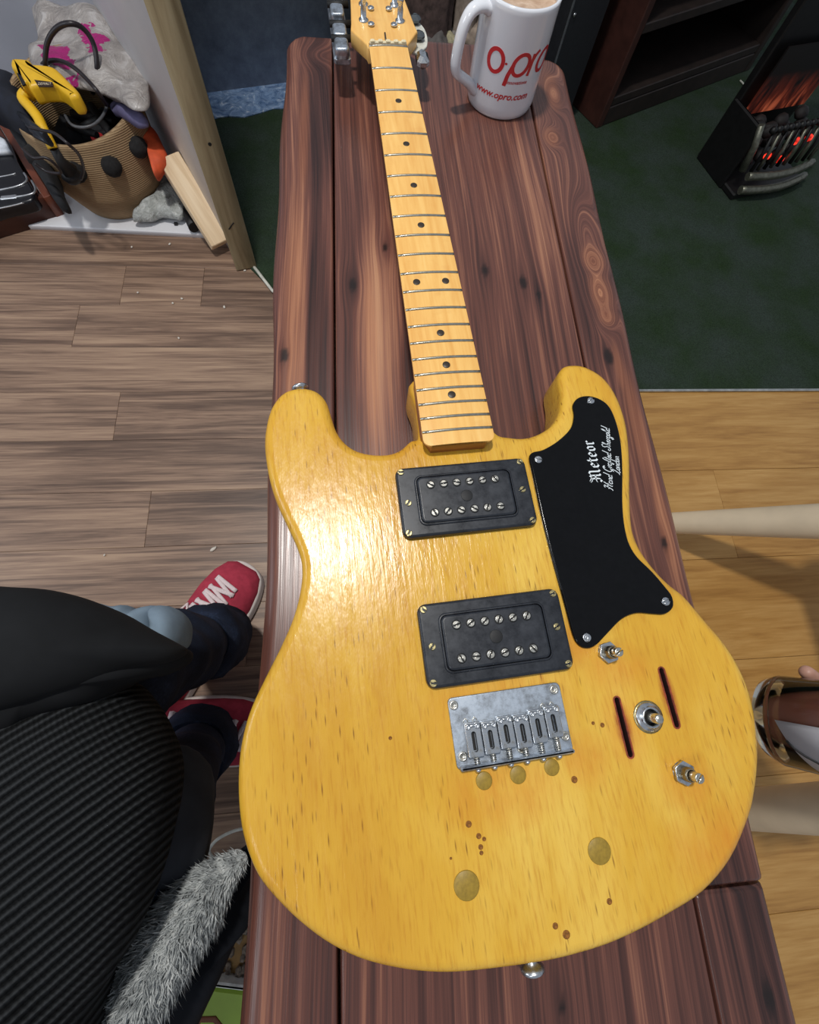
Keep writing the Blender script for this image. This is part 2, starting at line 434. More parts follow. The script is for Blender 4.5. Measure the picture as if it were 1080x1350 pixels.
# knots: x, y, rx, ry, dark core radius ; burrs raise closed figures in the grain
KN = [(-0.101, -0.262, 0.010, 0.030, 0.0042), (-0.067, -0.212, 0.009, 0.03, 0.003), (0.035, -0.24, 0.008, 0.035, 0.004),
      (0.0735, -0.255, 0.008, 0.045, 0.0045), (0.088, -0.27, 0.006, 0.03, 0.0025), (0.148, -0.345, 0.010, 0.03, 0.005), (-0.165, -0.345, 0.006, 0.02, 0.004),
      (0.134, -0.70, 0.010, 0.02, 0.0), (-0.03, -0.10, 0.006, 0.03, 0.0), (0.16, -0.535, 0.006, 0.02, 0.003), (0.158, -0.84, 0.006, 0.02, 0.004), (0.02, -0.83, 0.008, 0.03, 0.002)]
BU = [(0.152, -0.195, 0.016, 0.060, 0.045), (0.1545, -0.225, 0.010, 0.014, 0.05), (0.1535, -0.268, 0.011, 0.022, 0.05), (0.1545, -0.298, 0.009, 0.014, 0.04),
      (0.152, 0.045, 0.012, 0.03, 0.04), (0.138, -0.035, 0.010, 0.016, 0.03), (0.146, -0.70, 0.012, 0.02, 0.03), (-0.138, 0.09, 0.02, 0.02, 0.02)]
WA = [(0.1545, -0.222, 0.012, 0.018), (0.154, -0.268, 0.011, 0.030), (0.155, -0.296, 0.009, 0.012), (0.156, -0.36, 0.005, 0.03), (0.160, -0.42, 0.008, 0.06), (0.152, 0.05, 0.010, 0.035), (0.138, -0.035, 0.010, 0.016),
      (-0.157, -0.30, 0.010, 0.16), (-0.152, -0.05, 0.006, 0.10), (-0.085, -0.34, 0.006, 0.10), (0.164, -0.52, 0.006, 0.06)]
TL = [(-0.156, -0.30, 0.010, 0.20, 0.5), (-0.163, 0.0, 0.005, 0.2, 0.35), (-0.085, -0.33, 0.012, 0.15, 0.7), (-0.070, -0.30, 0.010, 0.12, 0.5), (0.10, -0.14, 0.014, 0.12, 0.45),
      (-0.136, -0.02, 0.016, 0.13, -0.55), (-0.135, -0.33, 0.012, 0.16, -0.5), (0.133, -0.28, 0.010, 0.10, -0.45), (0.04, -0.3, 0.03, 0.2, -0.12), (0.16, 0.0, 0.016, 0.07, -0.1), (-0.05, -0.38, 0.010, 0.06, -0.5), (0.15, -0.80, 0.025, 0.10, -0.5), (-0.14, -0.8, 0.03, 0.2, -0.15), (0.0, -0.85, 0.12, 0.2, -0.1)]
def plank(name, x0, x1, y0, y1, parent, rl=0.002, rr_=0.002, cl=0, cr=0, seed=0, endr=0.003):
    top, th = TZ, 0.045
    nc = max(14, int((x1 - x0) / 0.0022)); ny = int((y1 - y0) / 0.0045)
    ys = list(np.linspace(y0 + endr, y1 - endr, ny))
    ys = [y0, y0 + endr * .3] + ys + [y1 - endr * .3, y1]
    rowsv = []
    for j, y in enumerate(ys):
        e = min(y - y0, y1 - y); ed = 0 if e >= endr else endr * (1 - math.sqrt(max(0, 1 - ((endr - e) / endr) ** 2)))
        wl = 0.0018 * math.sin(y * 9 + seed) + 0.0012 * math.sin(y * 31 + seed * 2)
        xl, xr = x0 + (wl if cl else 0), x1 + (wl * .7 if cr else 0)
        def inset(r, e2): return 0 if (not r or e2 >= r) else r - math.sqrt(max(0, r * r - (r - e2) ** 2))
        xl += inset(cl, y1 - y); xr -= inset(cr, y1 - y)
        pr = []
        for k_ in range(5):
            a = math.pi / 2 * k_ / 4; pr.append((xl + rl * (1 - math.sin(a)), -rl * (1 - math.cos(a))))
        left = [(xl + rl * .4, -th), (xl, -th + rl * .5), (xl, -th * .5)]
        pts = left + [(xl + rl * (1 - math.cos(math.pi / 2 * k_ / 4)), -rl * (1 - math.sin(math.pi / 2 * k_ / 4))) for k_ in range(5)]
        for k_ in range(1, nc):
            t = k_ / nc; pts.append((xl + rl + (xr - rr_ - xl - rl) * t, 0))
        pts += [(xr - rr_ * (1 - math.sin(math.pi / 2 * k_ / 4)), -rr_ * (1 - math.cos(math.pi / 2 * k_ / 4))) for k_ in range(5)]
        pts += [(xr, -th * .5), (xr, -th + rr_ * .5), (xr - rr_ * .4, -th)]
        rowsv.append([(x, y, top + z - ed) for x, z in pts])
    m = len(rowsv[0]); mb = MB(); vs = [p for r in rowsv for p in r]; fs = []
    for j in range(len(rowsv) - 1):
        for k_ in range(m):
            a, b = j * m + k_, j * m + (k_ + 1) % m
            fs.append((a, b, b + m, a + m))
    mb.add(vs, fs, True); mb.f += [tuple(range(m)), tuple((len(rowsv) - 1) * m + k_ for k_ in range(m - 1, -1, -1))]; mb.sm += [False, False]
    V = np.array(vs); X, Y, Z = V[:, 0], V[:, 1], V[:, 2] - TZ
    xe = X + np.where(X < (x0 + x1) / 2, Z, -Z) * 0.8
    ring = xe + seed * 3.7 + 0.004 * np.sin(Y * 5 + seed * 2) + 0.0025 * np.sin(Y * 13 + seed)
    tone = np.full(len(X), 0.5) + (0.05 if seed == 2 else 0); knot = np.zeros(len(X)); warm = np.zeros(len(X))
    for kx, ky, rx, ry, core in KN:
        if not (x0 < kx < x1): continue
        d = ((X - kx) / rx) ** 2 + ((Y - ky) / ry) ** 2
        ring += -(X - kx) * 0.85 * np.exp(-d)
        if core: 
            dd = np.sqrt(((X - kx)) ** 2 + ((Y - ky) * 0.5) ** 2) / core
            knot = np.maximum(knot, np.clip((1.15 - dd) * 2.2, 0, 1) * 0.9)
            tone -= 0.35 * np.exp(-d * 2.2)
    for kx, ky, rx, ry, A_ in BU:
        if x0 < kx < x1: ring += A_ * np.exp(-(((X - kx) / rx) ** 2 + ((Y - ky) / ry) ** 2))
    for kx, ky, rx, ry in WA:
        if x0 < kx < x1: warm = np.maximum(warm, np.exp(-((((X - kx) / rx) ** 2 + ((Y - ky) / ry) ** 2)) ** 2))
    for kx, ky, rx, ry, A_ in TL:
        if x0 < kx < x1: tone += A_ * np.exp(-((((X - kx) / rx) ** 2 + ((Y - ky) / ry) ** 2)) ** 2)
    mb.at = {'ring': ring.astype('f'), 'tone': tone.astype('f'), 'knot': knot.astype('f'), 'warm': warm.astype('f')}
    return mb.build(name, M_bench, parent)
bench = thing('wooden_bench', 'long dark red-brown stained plank bench under the yellow guitar', 'bench', (0, -0.45, 0))
def pl(*a, **kw):
    o = plank('plank', *a, bench, **kw); o.location = (0, 0.45, 0); return o
pl(-0.1778, -0.1202, -1.05, 0.127, rl=0.010, rr_=0.0025, cl=0.022, seed=0)
pl(-0.1182, 0.1208, -1.05, 0.134, seed=1)
pl(0.1228, 0.1778, -0.7785, 0.112, rr_=0.009, cr=0.024, seed=2)
pl(0.1228, 0.1768, -1.05, -0.7805, rr_=0.009, seed=3)
def bench_part(name, mb):
    n = len(mb.v); V = np.array(mb.v)
    mb.at = {'ring': (V[:, 0] + V[:, 2] * .7).astype('f'), 'tone': np.full(n, .4, 'f'), 'knot': np.zeros(n, 'f'), 'warm': np.zeros(n, 'f')}
    o = mb.build(name, M_bench, bench, (0, 0.45, 0)); return o
for y in (0.0, -0.92):
    bench_part('batten', MB().box((0, y, TZ - 0.0625), (0.30, 0.07, 0.034), bev=0.003))
    for s_ in (-1, 1):
        bench_part('leg', MB().box((s_ * 0.115, y, (TZ - 0.08) / 2), (0.06, 0.06, TZ - 0.08), bev=0.004))

# ------------------------------------------------------------------ guitar
mm = 0.001
BODY = [(-117.6,-398.9),(-129.8,-402.1),(-139.1,-413.2),(-144.3,-429.6),(-146.3,-447.7),(-144.6,-469.9),(-140.4,-490.4),(-133.6,-509.9),(-127.0,-527.8),(-124.0,-542.0),(-125.5,-558.0),(-131.1,-576.6),(-140.0,-594.5),(-150.5,-612.4),(-160.1,-629.6),(-165.6,-644.4),(-168.6,-659.9),(-169.4,-677.7),(-167.9,-695.1),(-163.5,-711.2),(-156.5,-725.0),(-141.0,-742.8),(-123.7,-757.8),(-106.7,-768.3),(-89.1,-775.6),(-71.2,-780.9),(-52.5,-784.5),(-25.4,-787.0),(0.6,-788.4),(19.1,-788.2),(38.3,-786.9),(58.4,-783.7),(79.5,-779.0),(104.0,-771.9),(127.5,-758.6),(147.9,-738.8),(157.5,-725.5),(165.9,-710.0),(170.8,-696.8),(175.0,-679.7),(176.3,-663.0),(174.0,-645.8),(168.7,-630.9),(160.6,-615.8),(150.7,-597.4),(142.7,-588.3),(135.8,-578.6),(128.4,-563.2),(125.7,-549.7),(126.7,-537.6),(132.0,-515.5),(139.3,-490.6),(144.9,-465.8),(146.9,-446.1),(145.1,-424.6),(138.1,-407.5),(125.3,-396.5),(113.5,-393.7),(104.7,-395.8),(99.0,-405.3),(97.1,-421.6),(91.9,-437.9),(81.8,-449.8),(69.3,-456.3),(57.2,-458.7),(44.8,-456.9),(34.4,-451.9),(27.6,-429.2),(26.2,-400.9),(-25.6,-398.8),(-26.6,-424.1),(-28.2,-450.1),(-34.6,-453.2),(-44.0,-460.3),(-54.4,-462.9),(-67.9,-461.3),(-79.1,-456.4),(-86.7,-448.5),(-91.7,-438.1),(-94.3,-425.7),(-97.4,-411.7),(-105.2,-402.0)]
GUARD = [(117.8,-428.3),(127.0,-432.5),(132.6,-439.9),(134.5,-452.0),(134.0,-467.6),(131.4,-482.5),(126.8,-500.4),(120.7,-521.3),(117.1,-538.0),(116.1,-553.0),(119.2,-564.7),(127.5,-577.0),(133.9,-588.7),(137.2,-596.7),(135.3,-604.2),(127.7,-607.9),(118.2,-606.6),(107.2,-604.7),(95.3,-607.4),(81.7,-616.0),(72.3,-622.0),(65.6,-623.5),(60.1,-620.8),(57.4,-613.5),(56.5,-591.6),(55.0,-557.4),(54.4,-524.8),(54.9,-491.8),(55.1,-479.2),(58.8,-474.5),(67.8,-473.0),(81.5,-466.6),(94.9,-456.3),(100.5,-445.3),(102.0,-435.5),(108.2,-429.3)]
GY = 0.0737
G = thing('electric_guitar', 'yellow electric guitar with black pickguard and maple neck lying on the bench', 'guitar', (-0.0568, 0.0, TZ), GY)
def pores(k, sc=(420, 55, 200)):
    v = k.n('ShaderNodeTexVoronoi'); v.feature = 'F1'; v.inputs['Scale'].default_value = 1.0; v.inputs['Randomness'].default_value = 1.0
    k.l(k.mapped(sc), v.inputs['Vector']); return v.outputs['Distance']
k = NT('yellow_lacquer', 0.28, spec=0.5)
big = k.noise(k.mapped((14, 5, 10)), 1, 4, 0.55, 0.4)
st_ = k.noise(k.mapped((260, 16, 100)), 1, 4, 0.7, 0.3)
fine = k.noise(k.mapped((600, 60, 300)), 1, 2, 0.6)
c = k.ramp(big, [(0.3, srgb(200, 144, 40)), (0.5, srgb(215, 166, 54)), (0.7, srgb(227, 186, 80))])
c = k.mix(k.ramp(st_, [(0.52, g4(0)), (0.8, g4(0.4))]), c, srgb(190, 126, 24))
c = k.mix(k.ramp(fine, [(0.52, g4(0)), (0.72, g4(0.35))]), c, srgb(176, 108, 24))
p = pores(k)
msk = k.noise(k.mapped((30, 12, 10)), 1, 2)
dk = k.math('MULTIPLY', k.ramp(p, [(0.06, g4(1)), (0.26, g4(0))]), k.ramp(msk, [(0.38, g4(0)), (0.6, g4(0.8))]))
c = k.mix(dk, c, srgb(112, 66, 18))
# rubbed-in brown around the controls and the bridge
sp = k.n('ShaderNodeSeparateXYZ'); k.l(k.obj(), sp.inputs[0])
def blot(cx, cy, rx, ry):
    a = k.math('DIVIDE', k.math('SUBTRACT', sp.outputs[0], cx), rx); b = k.math('DIVIDE', k.math('SUBTRACT', sp.outputs[1], cy), ry)
    d = k.math('ADD', k.math('MULTIPLY', a, a), k.math('MULTIPLY', b, b)); return k.math('SUBTRACT', 1.0, d, True)
w_ = None; wr_ = None
for cx, cy in ((.078, -.675), (.1148, -.6617)):
    b_ = blot(cx, cy, .0062, .0215); wr_ = b_ if wr_ is None else k.math('MAXIMUM', wr_, b_)
for cx, cy, rx, ry in ((.083, -.638, .028, .02), (.112, -.712, .022, .022), (.078, -.675, .016, .030), (.060, -.62, .02, .02), (0, -.655, .055, .045), (-.01, -.70, .045, .025), (.13, -.75, .05, .03), (.048, -.69, .018, .02)):
    b_ = blot(cx, cy, rx, ry); w_ = b_ if w_ is None else k.math('MAXIMUM', w_, b_)
w_ = k.math('MULTIPLY', w_, k.ramp(k.noise(k.mapped((60, 30, 30)), 1, 4, 0.7), [(0.3, g4(0.15)), (0.7, g4(0.62))]))
c = k.mix(w_, c, srgb(206, 124, 34))
c = k.mix(k.math('MULTIPLY', wr_, k.ramp(k.noise(k.mapped((200, 90, 90)), 1, 4, 0.7), [(0.3, g4(0.5)), (0.6, g4(1))])), c, srgb(150, 58, 30))
k.color(c)
rg = k.noise(k.mapped((130, 20, 60)), 1, 3, 0.6)
k.rough(k.ramp(rg, [(0.3, g4(0.20)), (0.7, g4(0.30))]))
k.bump(k.math('ADD', k.math('MULTIPLY', st_, 1.0), k.math('MULTIPLY', k.noise(k.mapped((300, 120, 200)), 1, 2), 0.7)), 0.36, 0.0008)
M_yellow = k.m
k = NT('maple_lacquer', 0.3, spec=0.5)
a = k.noise(k.mapped((180, 14, 60)), 1, 4, 0.6, 0.4); b = k.noise(k.mapped((40, 90, 60)), 1, 3)
c = k.ramp(a, [(0.3, srgb(224, 166, 86)), (0.6, srgb(238, 188, 108)), (0.8, srgb(242, 198, 122))])
c = k.mix(k.ramp(b, [(0.6, g4(0)), (0.85, g4(0.35))]), c, srgb(196, 128, 60))
k.color(c); M_maple = k.m
k = NT('aged_maple', 0.35, spec=0.5)
a = k.noise(k.mapped((20, 14, 220)), 1, 4, 0.6, 0.4)
k.color(k.ramp(a, [(0.3, srgb(126, 74, 34)), (0.7, srgb(176, 112, 54))])); M_neckside = k.m
k = NT('black_gloss_plastic', 0.12, spec=0.28)
a = k.noise(k.mapped(), 200, 4, 0.7)
k.color(k.ramp(a, [(0.3, srgb(5, 5, 6)), (0.7, srgb(9, 9, 11))])); k.rough(k.ramp(k.noise(k.mapped(), 40, 4, 0.7), [(0.3, g4(0.08)), (0.7, g4(0.2))])); M_guard = k.m
k = NT('black_worn_plastic', 0.3, spec=0.5)
a = k.noise(k.mapped(), 90, 5, 0.7)
k.color(k.ramp(a, [(0.3, srgb(24, 26, 31)), (0.75, srgb(44, 48, 56))])); k.rough(k.ramp(a, [(0.3, g4(0.24)), (0.7, g4(0.42))])); M_pick = k.m
k = NT('worn_chrome', 0.2, 1.0)
a = k.noise(k.mapped(), 260, 5, 0.75)
k.color(k.ramp(a, [(0.32, srgb(130, 128, 122)), (0.5, srgb(200, 204, 208)), (0.7, srgb(226, 230, 236))])); k.rough(k.ramp(a, [(0.3, g4(0.42)), (0.65, g4(0.18))])); M_chrome = k.m
k = NT('brushed_plate', 0.4, 0.9)
a = k.noise(k.mapped((1, 1, 1)), 90, 6, 0.75)
k.color(k.ramp(a, [(0.35, srgb(120, 124, 130)), (0.55, srgb(188, 198, 210)), (0.75, srgb(222, 230, 240))])); k.rough(k.ramp(a, [(0.3, g4(0.5)), (0.65, g4(0.36))])); M_plate = k.m
M_nickel = plain('nickel_screw', srgb(205, 202, 192), 0.28, 0.95, vary=0.2, scale=500)
M_brass = plain('tarnished_brass', srgb(176, 164, 122), 0.35, 0.95, vary=0.3, scale=400)
M_fret = plain('fret_wire', srgb(186, 182, 168), 0.25, 1.0, vary=0.15, scale=400)
M_ink = plain('silver_print', srgb(214, 222, 226), 0.5, vary=0.05)
M_red_rim = plain('bare_red_wood', srgb(128, 52, 28), 0.7, vary=0.5, scale=300, bump=0.4)
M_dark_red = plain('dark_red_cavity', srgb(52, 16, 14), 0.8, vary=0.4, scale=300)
M_plug = plain('greenish_wood_plug', srgb(150, 122, 42), 0.45, vary=0.16, scale=500)
M_darkdot = plain('dark_brown_inlay', srgb(50, 40, 30), 0.4)
M_bone = plain('aged_bone', srgb(222, 208, 172), 0.4, vary=0.12, scale=300)
M_black = plain('flat_black', srgb(10, 10, 11), 0.6)

ZB = 0.044
bpts = spline([(x * mm, y * mm) for x, y in BODY], 4)
def slot_out(x, y0, y1, w_, bend=0.0):
    return [(x + (w_ / 2) * math.cos(R(a)), y1 + (w_ / 2) * math.sin(R(a))) for a in range(0, 181, 30)] + [(x + bend + (w_ / 2) * math.cos(R(a)), y0 + (w_ / 2) * math.sin(R(a))) for a in range(180, 361, 30)]
SL = [(0.0780, -0.6915, -0.6585, 0.0042), (0.1148, -0.679, -0.6445, 0.0042)]
holes = [slot_out(*s_) for s_ in SL]
body = MB().prism(bpts, 0.0, ZB, top=0.007, bot=0.006, holes=holes, seg=5)
# keep the through slots closed below with a dark red floor
MBODY = body.build('body', M_yellow, G)
for s_ in SL:
    m = MB().prism(slot_out(s_[0], s_[1], s_[2], s_[3] + 0.0012), ZB - 0.0003, ZB + 0.0002, holes=[slot_out(s_[0], s_[1], s_[2], s_[3] - 0.0008)])
    m.build('slot_rim', M_red_rim, MBODY)
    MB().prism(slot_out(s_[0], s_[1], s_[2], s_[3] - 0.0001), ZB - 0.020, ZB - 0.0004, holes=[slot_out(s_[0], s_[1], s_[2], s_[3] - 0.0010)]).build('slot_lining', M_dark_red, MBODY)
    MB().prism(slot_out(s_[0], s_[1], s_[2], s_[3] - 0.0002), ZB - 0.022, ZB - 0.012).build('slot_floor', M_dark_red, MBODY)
for x, y, r_ in ((-.020, -.692, .0052), (.002, -.692, .0052), (.0245, -.691, .0050), (-.0400, -.7435, .0076), (.0435, -.7395, .0072)):
    MB().lathe([(r_, -0.0004), (r_, 0.0003), (r_ - 0.0005, 0.0006), (0.0001, 0.0006)], 28).build('wood_plug', M_plug, MBODY, (x, y, ZB))
M_hole = plain('old_screw_hole', srgb(128, 80, 22), 0.8, vary=0.45, scale=600)
for x, y, r_ in ((-.0335, -.7135, .0020), (-.0285, -.7205, .0017), (-.0255, -.7225, .0013), (-.0283, -.7262, .0016), (-.0284, -.7292, .0013), (-.047, -.729, .0008), (.043, -.765, .0018), (.008, -.771, .0018), (.0135, -.776, .0024), (.064, -.672, .0016), (.0375, -.700, .0022), (-.075, -.66, .0012), (.058, -.67, .0012)):
    MB().lathe([(r_ * .95, 0.0), (r_ * .85, 0.00025), (r_ * .6, 0.0003), (r_ * .4, 0.0001), (0.0001, 0.00005)], 12).build('old_screw_hole', M_hole, MBODY, (x, y, ZB))

def screw_mesh(name, r_, h, mat, slot=0.22, cross=False):
    m = MB()
    n = 10; sw = r_ * slot
    m.cyl((0, 0, -h), (0, 0, h * 0.2), r_ * .97, r_ * .97, 14)
    for s_ in (1, -1):
        a0 = math.asin(sw / r_)
        arc = [(r_ * math.cos(a0 + (math.pi - 2 * a0) * k_ / n), s_ * r_ * math.sin(a0 + (math.pi - 2 * a0) * k_ / n)) for k_ in range(n + 1)]
        m.prism(arc, h * 0.2, h, top=r_ * 0.16, seg=2)
    me = m.build(name, mat); return me
def put_screws(proto, places, first_parent):
    out = []
    for i, (x, y, z, a, par) in enumerate(places):
        if i == 0: proto.parent = par; proto.location = (x, y, z); proto.rotation_euler = (0, 0, a)
        else: copy(proto, par, (x, y, z), (0, 0, a))
# pickups
def pickup(cx, cy, seed, mark):
    P = MB().prism(rrect(0, 0, 0.1005, 0.0545, 0.006, 5), 0.0, 0.0055, top=0.0022, holes=[rrect(0, 0, 0.0725, 0.0375, 0.0045, 5)]).build('pickup', M_pick, G, (cx, cy, ZB))
    P['label'] = 'black pickup ' + ('below the end of the neck' if cy > -.55 else 'beside the bridge')
    MB().prism(rrect(0, 0, 0.0745, 0.0392, 0.0055, 5), 0.0050, 0.0066, top=0.001, holes=[rrect(0, 0, 0.0718, 0.0364, 0.0045, 5)]).build('inner_lip', M_pick, P)
    MB().prism(rrect(0, 0, 0.0712, 0.0362, 0.0045, 5), -0.004, 0.0072, top=0.002).build('cover', M_pick, P)
    MB().lathe([(0.0044, 0.0071), (0.0044, 0.00745), (0.0041, 0.00755), (0.0001, 0.00755)], 24).build('round_mark', plain('matt_black_disc', srgb(16, 17, 20), 0.6), P)
    rr = random.Random(seed)
    pr = screw_mesh('pole_screw', 0.0026, 0.0014, M_nickel, slot=.2)
    put_screws(pr, [((k_ - 2.5) * 0.0098 - 0.001, s_, 0.0071, rr.uniform(-1.2, 1.2), P) for s_ in (0.0108, -0.0108) for k_ in range(6)], P)
    sink = MB()
    for s_ in (0.0108, -0.0108):
        for k_ in range(6): sink.lathe([(0.0033, 0.0071), (0.0033, 0.00735), (0.0027, 0.0074), (0.0001, 0.0074)], 16, ((k_ - 2.5) * 0.0098 - 0.001, s_, 0))
    tag(sink.build('pole_sleeve', M_black, P), kind='stuff')
    rs = screw_mesh('ring_screw', 0.0024, 0.0012, M_brass)
    put_screws(rs, [(sx * 0.0460, sy * 0.0235, 0.0052, rr.uniform(-1.5, 1.5), P) for sx in (-1, 1) for sy in (-1, 1)] + [(-0.0435, -0.001, 0.0052, 0.9, P), (0.0435, 0.001, 0.0052, 0.5, P)], P)
    return P
pickup(-0.0006, -0.5065, 3, 0)
pickup(0.0022, -0.6078, 5, 1)
# pickguard
gp = spline([(x * mm, y * mm) for x, y in GUARD], 4)
PG = MB().prism(gp, 0.0, 0.0026, top=0.0012, seg=3).build('pickguard', M_guard, G, (0, 0, ZB))
pg = screw_mesh('pickguard_screw', 0.0030, 0.0012, M_chrome)
put_screws(pg, [(.1175, -.4335, .0026, .5, PG), (.0615, -.4815, .0026, -.4, PG), (.0662, -.6165, .0026, 1.1, PG), (.1305, -.5995, .0026, .2, PG)], PG)

# lettering on the pickguard; reads from the bridge towards the neck
def frame(ox, oy, dx, dy, sc):
    """text frame: (ox, oy) start of the line, (dx, dy) reading direction; letters' tops to the left of it"""
    d = Vector((dx, dy)).normalized(); u = Vector((-d.y, d.x))
    def place(x, y, h): q = Vector((ox, oy)) + d * x * sc + u * y * sc; return (q.x, q.y, 0.0026 + h)
    return place
BL = {   # broken-letter strokes, heights: x-height 0.62, ascender 1
    'M': (1.18, [[(.02, .14), (.14, .0), (.26, .1), (.3, .3), (.3, .72), (.2, .9), (.04, .98)], [(.3, .72), (.44, .96), (.56, .8), (.56, .12), (.66, .02)], [(.56, .72), (.72, .96), (.9, .86), (.9, .14), (1.0, .0), (1.12, .1)], [(.0, .42), (.3, .5), (.58, .44)], [(.02, .98), (.16, .82), (.3, .86)]]),
    'e': (.52, [[(.42, .1), (.26, 0), (.12, .12), (.12, .5), (.28, .64), (.42, .5), (.4, .4), (.14, .3)]]),
    't': (.42, [[(.16, .86), (.16, .12), (.26, 0), (.38, .1)], [(.02, .6), (.36, .6)]]),
    'o': (.54, [[(.28, .64), (.12, .52), (.12, .12), (.28, 0), (.42, .12), (.42, .52), (.28, .64)]]),
    'r': (.46, [[(.04, .56), (.16, .62), (.16, .06), (.26, .0)], [(.16, .5), (.30, .64), (.40, .54)]]),
}
tx = MB(); pen = 0.0; P_ = frame(.1085, -.5045, math.sin(.05), math.cos(.05), 0.0098)
for ch in 'Meteor':
    wdt, strokes = BL[ch]
    for s_ in strokes: ribbon(tx, [(x + pen, y) for x, y in s_], .15, P_, nib=R(38))
    pen += wdt
tx.build('lettering', M_ink, PG)
SC = {   # thin sloping script; x-height .4, ascender 1
    'H': (.72, [ell(.12, .86, .12, .1, 200, -60, 8) + [(.16, .5), (.08, .06), (-.02, 0)], [(.56, 1.0), (.46, .5), (.42, .06), (.54, .02)], [(.0, .42), (.3, .56), (.6, .5)]]),
    'a': (.36, [ell(.16, .2, .13, .19, 60, 400, 10), [(.29, .38), (.28, .08), (.38, .02)]]),
    'n': (.40, [[(.02, .3), (.08, .38), (.08, 0)], [(.08, .28), (.2, .4), (.28, .34), (.28, .06), (.4, .02)]]),
    'd': (.40, [ell(.16, .2, .13, .19, 60, 400, 10), [(.30, 1.0), (.29, .1), (.4, .02)]]),
    'C': (.60, [ell(.32, .5, .26, .48, 50, 320, 14) + [(.4, .1)], ell(.42, .78, .1, .1, 0, 200, 6)]),
    'r': (.30, [[(.02, .3), (.1, .42), (.1, 0)], [(.1, .34), (.2, .4), (.28, .36)]]),
    'f': (.30, [[(.28, .86), (.2, 1.0), (.14, .8), (.12, .1), (.06, -.3), (-.02, -.2), (.12, .06), (.28, .1)]]),
    't': (.28, [[(.12, .8), (.1, .1), (.2, .02), (.28, .08)], [(0, .56), (.24, .58)]]),
    'e': (.32, [[(.04, .16), (.22, .26), (.2, .4), (.08, .34), (.04, .12), (.16, 0), (.32, .1)]]),
    'S': (.62, [[(.52, .84), (.4, 1.0), (.22, .9), (.24, .66), (.42, .4), (.38, .1), (.2, 0), (.02, .12), (.06, .28), (.2, .24)]]),
    'h': (.42, [[(.04, .2), (.14, .9), (.08, 1.0), (.06, .8), (.06, 0)], [(.06, .24), (.18, .4), (.28, .32), (.28, .06), (.4, .02)]]),
    'g': (.38, [ell(.16, .2, .13, .19, 60, 400, 10), [(.3, .38), (.28, -.3), (.16, -.42), (.06, -.3), (.38, .06)]]),
    'o': (.36, [ell(.16, .2, .13, .19, 80, 440, 12) + [(.36, .34)]]),
    'l': (.26, [[(.02, .1), (.18, .8), (.14, 1.0), (.08, .8), (.08, .1), (.16, 0), (.26, .08)]]),
    'L': (.58, [[(.1, .76), (.2, .98), (.34, .9), (.28, .5), (.14, .1), (.0, .06), (.08, .16), (.3, 0), (.56, .1)]]),
    ' ': (.30, []),
}
def script(s, place, wdt=.075):
    pen = 0.0; m = MB()
    for ch in s:
        w1, strokes = SC[ch]
        for st1 in strokes: ribbon(m, [(x + pen + y * .35, y) for x, y in st1], wdt, place)
        pen += w1 * .92
    return m, pen
m1, wid = script('Hand Crafted Shergold', frame(.1150, -.5125, math.sin(.22), math.cos(.22), 0.0072))
m1.build('lettering', M_ink, PG)
m1, wid = script('London', frame(.1245, -.5005, math.sin(.20), math.cos(.20), 0.0068))
m1.build('lettering', M_ink, PG)

# bridge
BXc, BYc = 0.0022, -0.6629
BR = MB().prism(rrect(0, 0, 0.0762, 0.0422, 0.0032, 4), 0.0, 0.0022, top=0.0006, seg=2).build('bridge', M_plate, G, (BXc, BYc, ZB))
BR['label'] = 'chrome bridge plate with six saddles'
MB().box((0.0, -0.0196, 0.0045), (0.0735, 0.0024, 0.0072), bev=0.0008).build('rear_lip', M_plate, BR)
fr0 = (0.36, 0.38, 0.34, 0.36, 0.32, 0.30); fr1 = (.84, .83, .79, .82, .79, .75)
sadp = None; scp = None
for i in range(6):
    x = -0.0262 + 0.01052 * i + 0.0006; y0 = 0.0211 - 0.0422 * fr0[i]; y1 = 0.0211 - 0.0422 * fr1[i]
    L_ = y0 - y1; yc = (y0 + y1) / 2
    sd = MB().prism(rrect(0, 0, 0.0100, L_, 0.0008, 2), 0.0048, 0.0078, top=0.0006, seg=2, holes=[rrect(0, -0.0012, 0.0030, L_ * .58, 0.0014, 3)])
    sd.cyl((-0.0046, L_ / 2 - 0.0022, 0.0074), (0.0046, L_ / 2 - 0.0022, 0.0074), 0.0011, n=8)
    so_ = sd.build('saddle', M_chrome, BR, (x, yc, 0))
    hs = MB()
    for s_ in (-1, 1):
        hs.lathe([(0.0017, 0.0022), (0.0017, 0.0092), (0.0013, 0.0096), (0.0009, 0.0096), (0.0007, 0.0088), (0.0001, 0.0088)], 12, (s_ * 0.0029, L_ / 2 - 0.0024, 0))
    hs.build('height_screws', M_chrome, so_)
    MB().box((0, -0.0012, 0.0026), (0.0028, L_ * .55, 0.0006)).build('saddle_slot', M_black, so_)
    # length screw with its spring coils, and the head behind the lip
    ls = MB(); ls.cyl((0, y1 + 0.001, 0.006), (0, -0.0222, 0.006), 0.0008, n=8)
    ls.lathe([(0.0001, 0), (0.0018, 0.0002), (0.0020, 0.0010), (0.0014, 0.0020), (0.0001, 0.0022)], 10, (0, -0.0208, 0.0052), axis=Matrix.Rotation(R(90), 3, 'X'))
    so2 = ls.build('length_screw', M_chrome, BR, (x, 0, 0))
    coil = []; nT = max(2, int((y1 + 0.0184) / 0.0011))
    for k_ in range(nT * 10 + 1): a = 2 * math.pi * k_ / 10; coil.append((0.0016 * math.cos(a), y1 + (-0.0184 - y1) * k_ / (nT * 10), 0.006 + 0.0016 * math.sin(a)))
    MB().tube(coil, 0.00035, 5).build('spring', M_nickel, so2)
